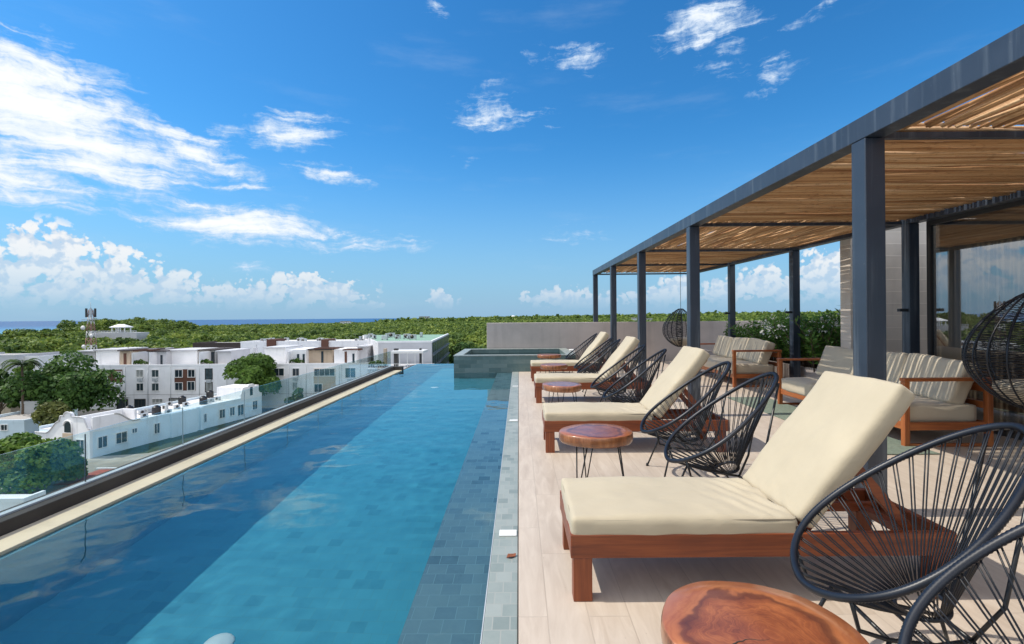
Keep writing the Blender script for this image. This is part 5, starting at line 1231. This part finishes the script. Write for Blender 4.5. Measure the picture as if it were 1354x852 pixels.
for a, b in ((503.5, 506.5), (517.5, 522), (552, 553.5)):
    mb = MB(); mb.box(tx(a), tx(b), 1.6, 2.6, tz(486), tz(462)); mb.build('chimney', MAT['frame_dark' if a > 510 else 'tan_plaster'], tr)
pots(500, 300, 7, 78 + .7, GZ + tz(486.5), 1.6, 'green planting on the terrace block before the pale awning')

# --- telecom tower
TY = 98
tx0, tz0 = at(120.5, 466, TY); zt_ = at(120, 410, TY)[1]
tw = empty('telecom_tower', (tx0, TY, GZ)); tag(tw, 'red and white lattice telecom tower with antennas', 'tower'); H = zt_ - GZ; zb0 = tz0 - GZ
mb = MB(); mb.box(-2.4, 2.4, -2, 2, 0, zb0); mb.build('base_block', MAT['grey_plaster'], tw)
ns = 6
for k in range(ns):
    a, b = zb0 + (H - zb0) * k / ns, zb0 + (H - zb0) * (k + 1) / ns; ra_, rb_ = .66 - .07 * k, .66 - .07 * (k + 1); mb = MB()
    def cr(r, i, z): q = [(-1, -1), (1, -1), (1, 1), (-1, 1)][i % 4]; return (q[0] * r, q[1] * r, z)
    for i in range(4):
        mb.tube([cr(ra_, i, a), cr(rb_, i, b)], .075, 5); mb.tube([cr(ra_, i, a), cr(rb_, i + 1, b)], .045, 4); mb.tube([cr(ra_, i + 1, a), cr(rb_, i, b)], .045, 4); mb.tube([cr(rb_, i, b), cr(rb_, i + 1, b)], .05, 4)
    mb.build('lattice_section', MAT['mast_red' if k % 2 else 'mast_white'], tw)
for k in range(6):
    a = R(60 * k + 10); mb = MB(); x, y = .78 * math.cos(a), .78 * math.sin(a); mb.box(x - .16, x + .16, y - .09, y + .09, H - 1.5, H + .3); mb.build('antenna_panel', MAT['ac_grey' if k % 2 else 'frame_dark'], tw)
for (x, z, r) in ((-.8, H - 3.6, .45), (.85, H - 5.2, .4), (-.7, zb0 + 1.2, .4)):
    mb = MB(); mb.lathe((0, 0, 0), [(r * .2, 0), (r, .12), (r, .2)], 14); g = mb.build('dish', MAT['mast_white'], tw); g.rotation_euler = (R(90), 0, 0); g.location = (x, -.75, z)
mb = MB(); mb.tube([(0, 0, H), (0, 0, H + 1.6)], .04, 5); mb.build('lightning_rod', MAT['ac_grey'], tw)
mb = MB(); mb.box(-1.0, 1.0, -1, 1, H - 2.0, H - 1.9); mb.build('platform', MAT['ac_grey'], tw)

# --- white pavilion on the knoll
PY = 262
pxx, pz = at(160.5, 440, PY); pv = empty('pavilion', (pxx, PY, pz)); tag(pv, 'white hilltop pavilion with hipped roof above the trees', 'pavilion'); s = PY / FPX
w = 8.2 * s; hc = 7.5 * s
for q in ((-1, -1), (-.33, -1), (.33, -1), (1, -1), (1, 1), (-1, 1)):
    mb = MB(); mb.box(q[0] * w - .22, q[0] * w + .22, q[1] * w * .6 - .22, q[1] * w * .6 + .22, .0, hc); mb.build('column', MAT['frame_white'], pv)
mb = MB(); W2 = w * 1.25; mb.add([(-W2, -W2 * .7, hc), (W2, -W2 * .7, hc), (W2, W2 * .7, hc), (-W2, W2 * .7, hc), (-w * .5, 0, hc + 3.6 * s), (w * .5, 0, hc + 3.6 * s), (-W2, -W2 * .7, hc - .4), (W2, -W2 * .7, hc - .4), (W2, W2 * .7, hc - .4), (-W2, W2 * .7, hc - .4)], [(0, 1, 5, 4), (1, 2, 5), (2, 3, 4, 5), (3, 0, 4), (6, 7, 1, 0), (7, 8, 2, 1), (8, 9, 3, 2), (9, 6, 0, 3), (9, 8, 7, 6)]); mb.build('roof', MAT['white_plaster'], pv)
mb = MB(); mb.box(-36 * s, 26 * s, -3, 6, -5.5, -.01); mb.build('terrace_base', MAT['pale_grey_plaster'], pv)
mb = MB(); mb.box(-36 * s, 26 * s, -3.1, -2.95, .9, 1.1)
for k in range(32): x = -36 * s + 62 * s * k / 31; mb.box(x - .1, x + .1, -3.1, -2.95, 0, .9)
mb.build('railing', MAT['frame_white'], pv)

# --- far buildings
def far_box(name, px0, px1, py0, py1, Y, label, m='pale_grey_plaster', cols=5, rows_=2):
    X0, z1 = at(px0, py0, Y); X1, zb_ = at(px1, py1, Y); o = empty(name, ((X0 + X1) / 2, Y, zb_ - 8)); tag(o, label, 'building'); w = (X1 - X0) / 2; h = z1 - zb_ + 8
    mb = MB(); mb.box(-w, w, 0, w, 0, h); mb.build('wall', MAT[m], o); mb = MB(); mb.box(-w - .5, w + .5, -.5, w + .5, h, h + .8); mb.build('roof', MAT['roof_grey'], o)
    mb = MB(); hh = (h - 8) / rows_
    for r in range(rows_):
        for c in range(cols): x = -w + 2 * w * (c + .25) / cols; mb.box(x, x + w / cols, -.15, -.002, 8 + hh * (r + .3), 8 + hh * (r + .75))
    mb.build('window_band', MAT['louvre_glass'], o); return o
far_box('far_hotel', 554, 567, 419, 425, 1150, 'distant grey hotel block on the horizon left of centre'); far_box('far_hotel', 544, 554, 423.5, 426, 1150, 'low wing beside the distant grey hotel block')
far_box('far_house', 450, 462, 425.5, 428, 760, 'distant pale house low in the wood near the sea', 'white_plaster'); far_box('far_house', 20, 30, 438, 442, 300, 'white house by the sea at far left', 'white_plaster'); far_box('far_house', 836, 842, 421, 425, 620, 'tiny white house among trees left of the third pergola post', 'white_plaster')
far_box('far_house', 852, 862, 422, 425.5, 620, 'pale low house among trees right of the third pergola post', 'white_plaster'); far_box('far_house', 632, 640, 420.3, 422, 1500, 'tiny white building on the horizon left of the dome', 'white_plaster'); far_box('far_house', 690, 697, 419.5, 421.5, 1500, 'tiny white building on the horizon right of the dome', 'white_plaster')
X, z = at(678.5, 421, 1400); dm = empty('white_dome', (X, 1400, z)); tag(dm, 'tiny white domed building on the horizon', 'building'); mb = MB(); mb.lathe((0, 0, 0), [(10, -6), (10, 1.5), (8.5, 4.5), (5, 7), (.5, 8.2)], 20); mb.build('dome', MAT['frame_white'], dm); mb = MB(); mb.box(-22, 22, -8, 8, -14, -1); mb.build('wall', MAT['white_plaster'], dm)
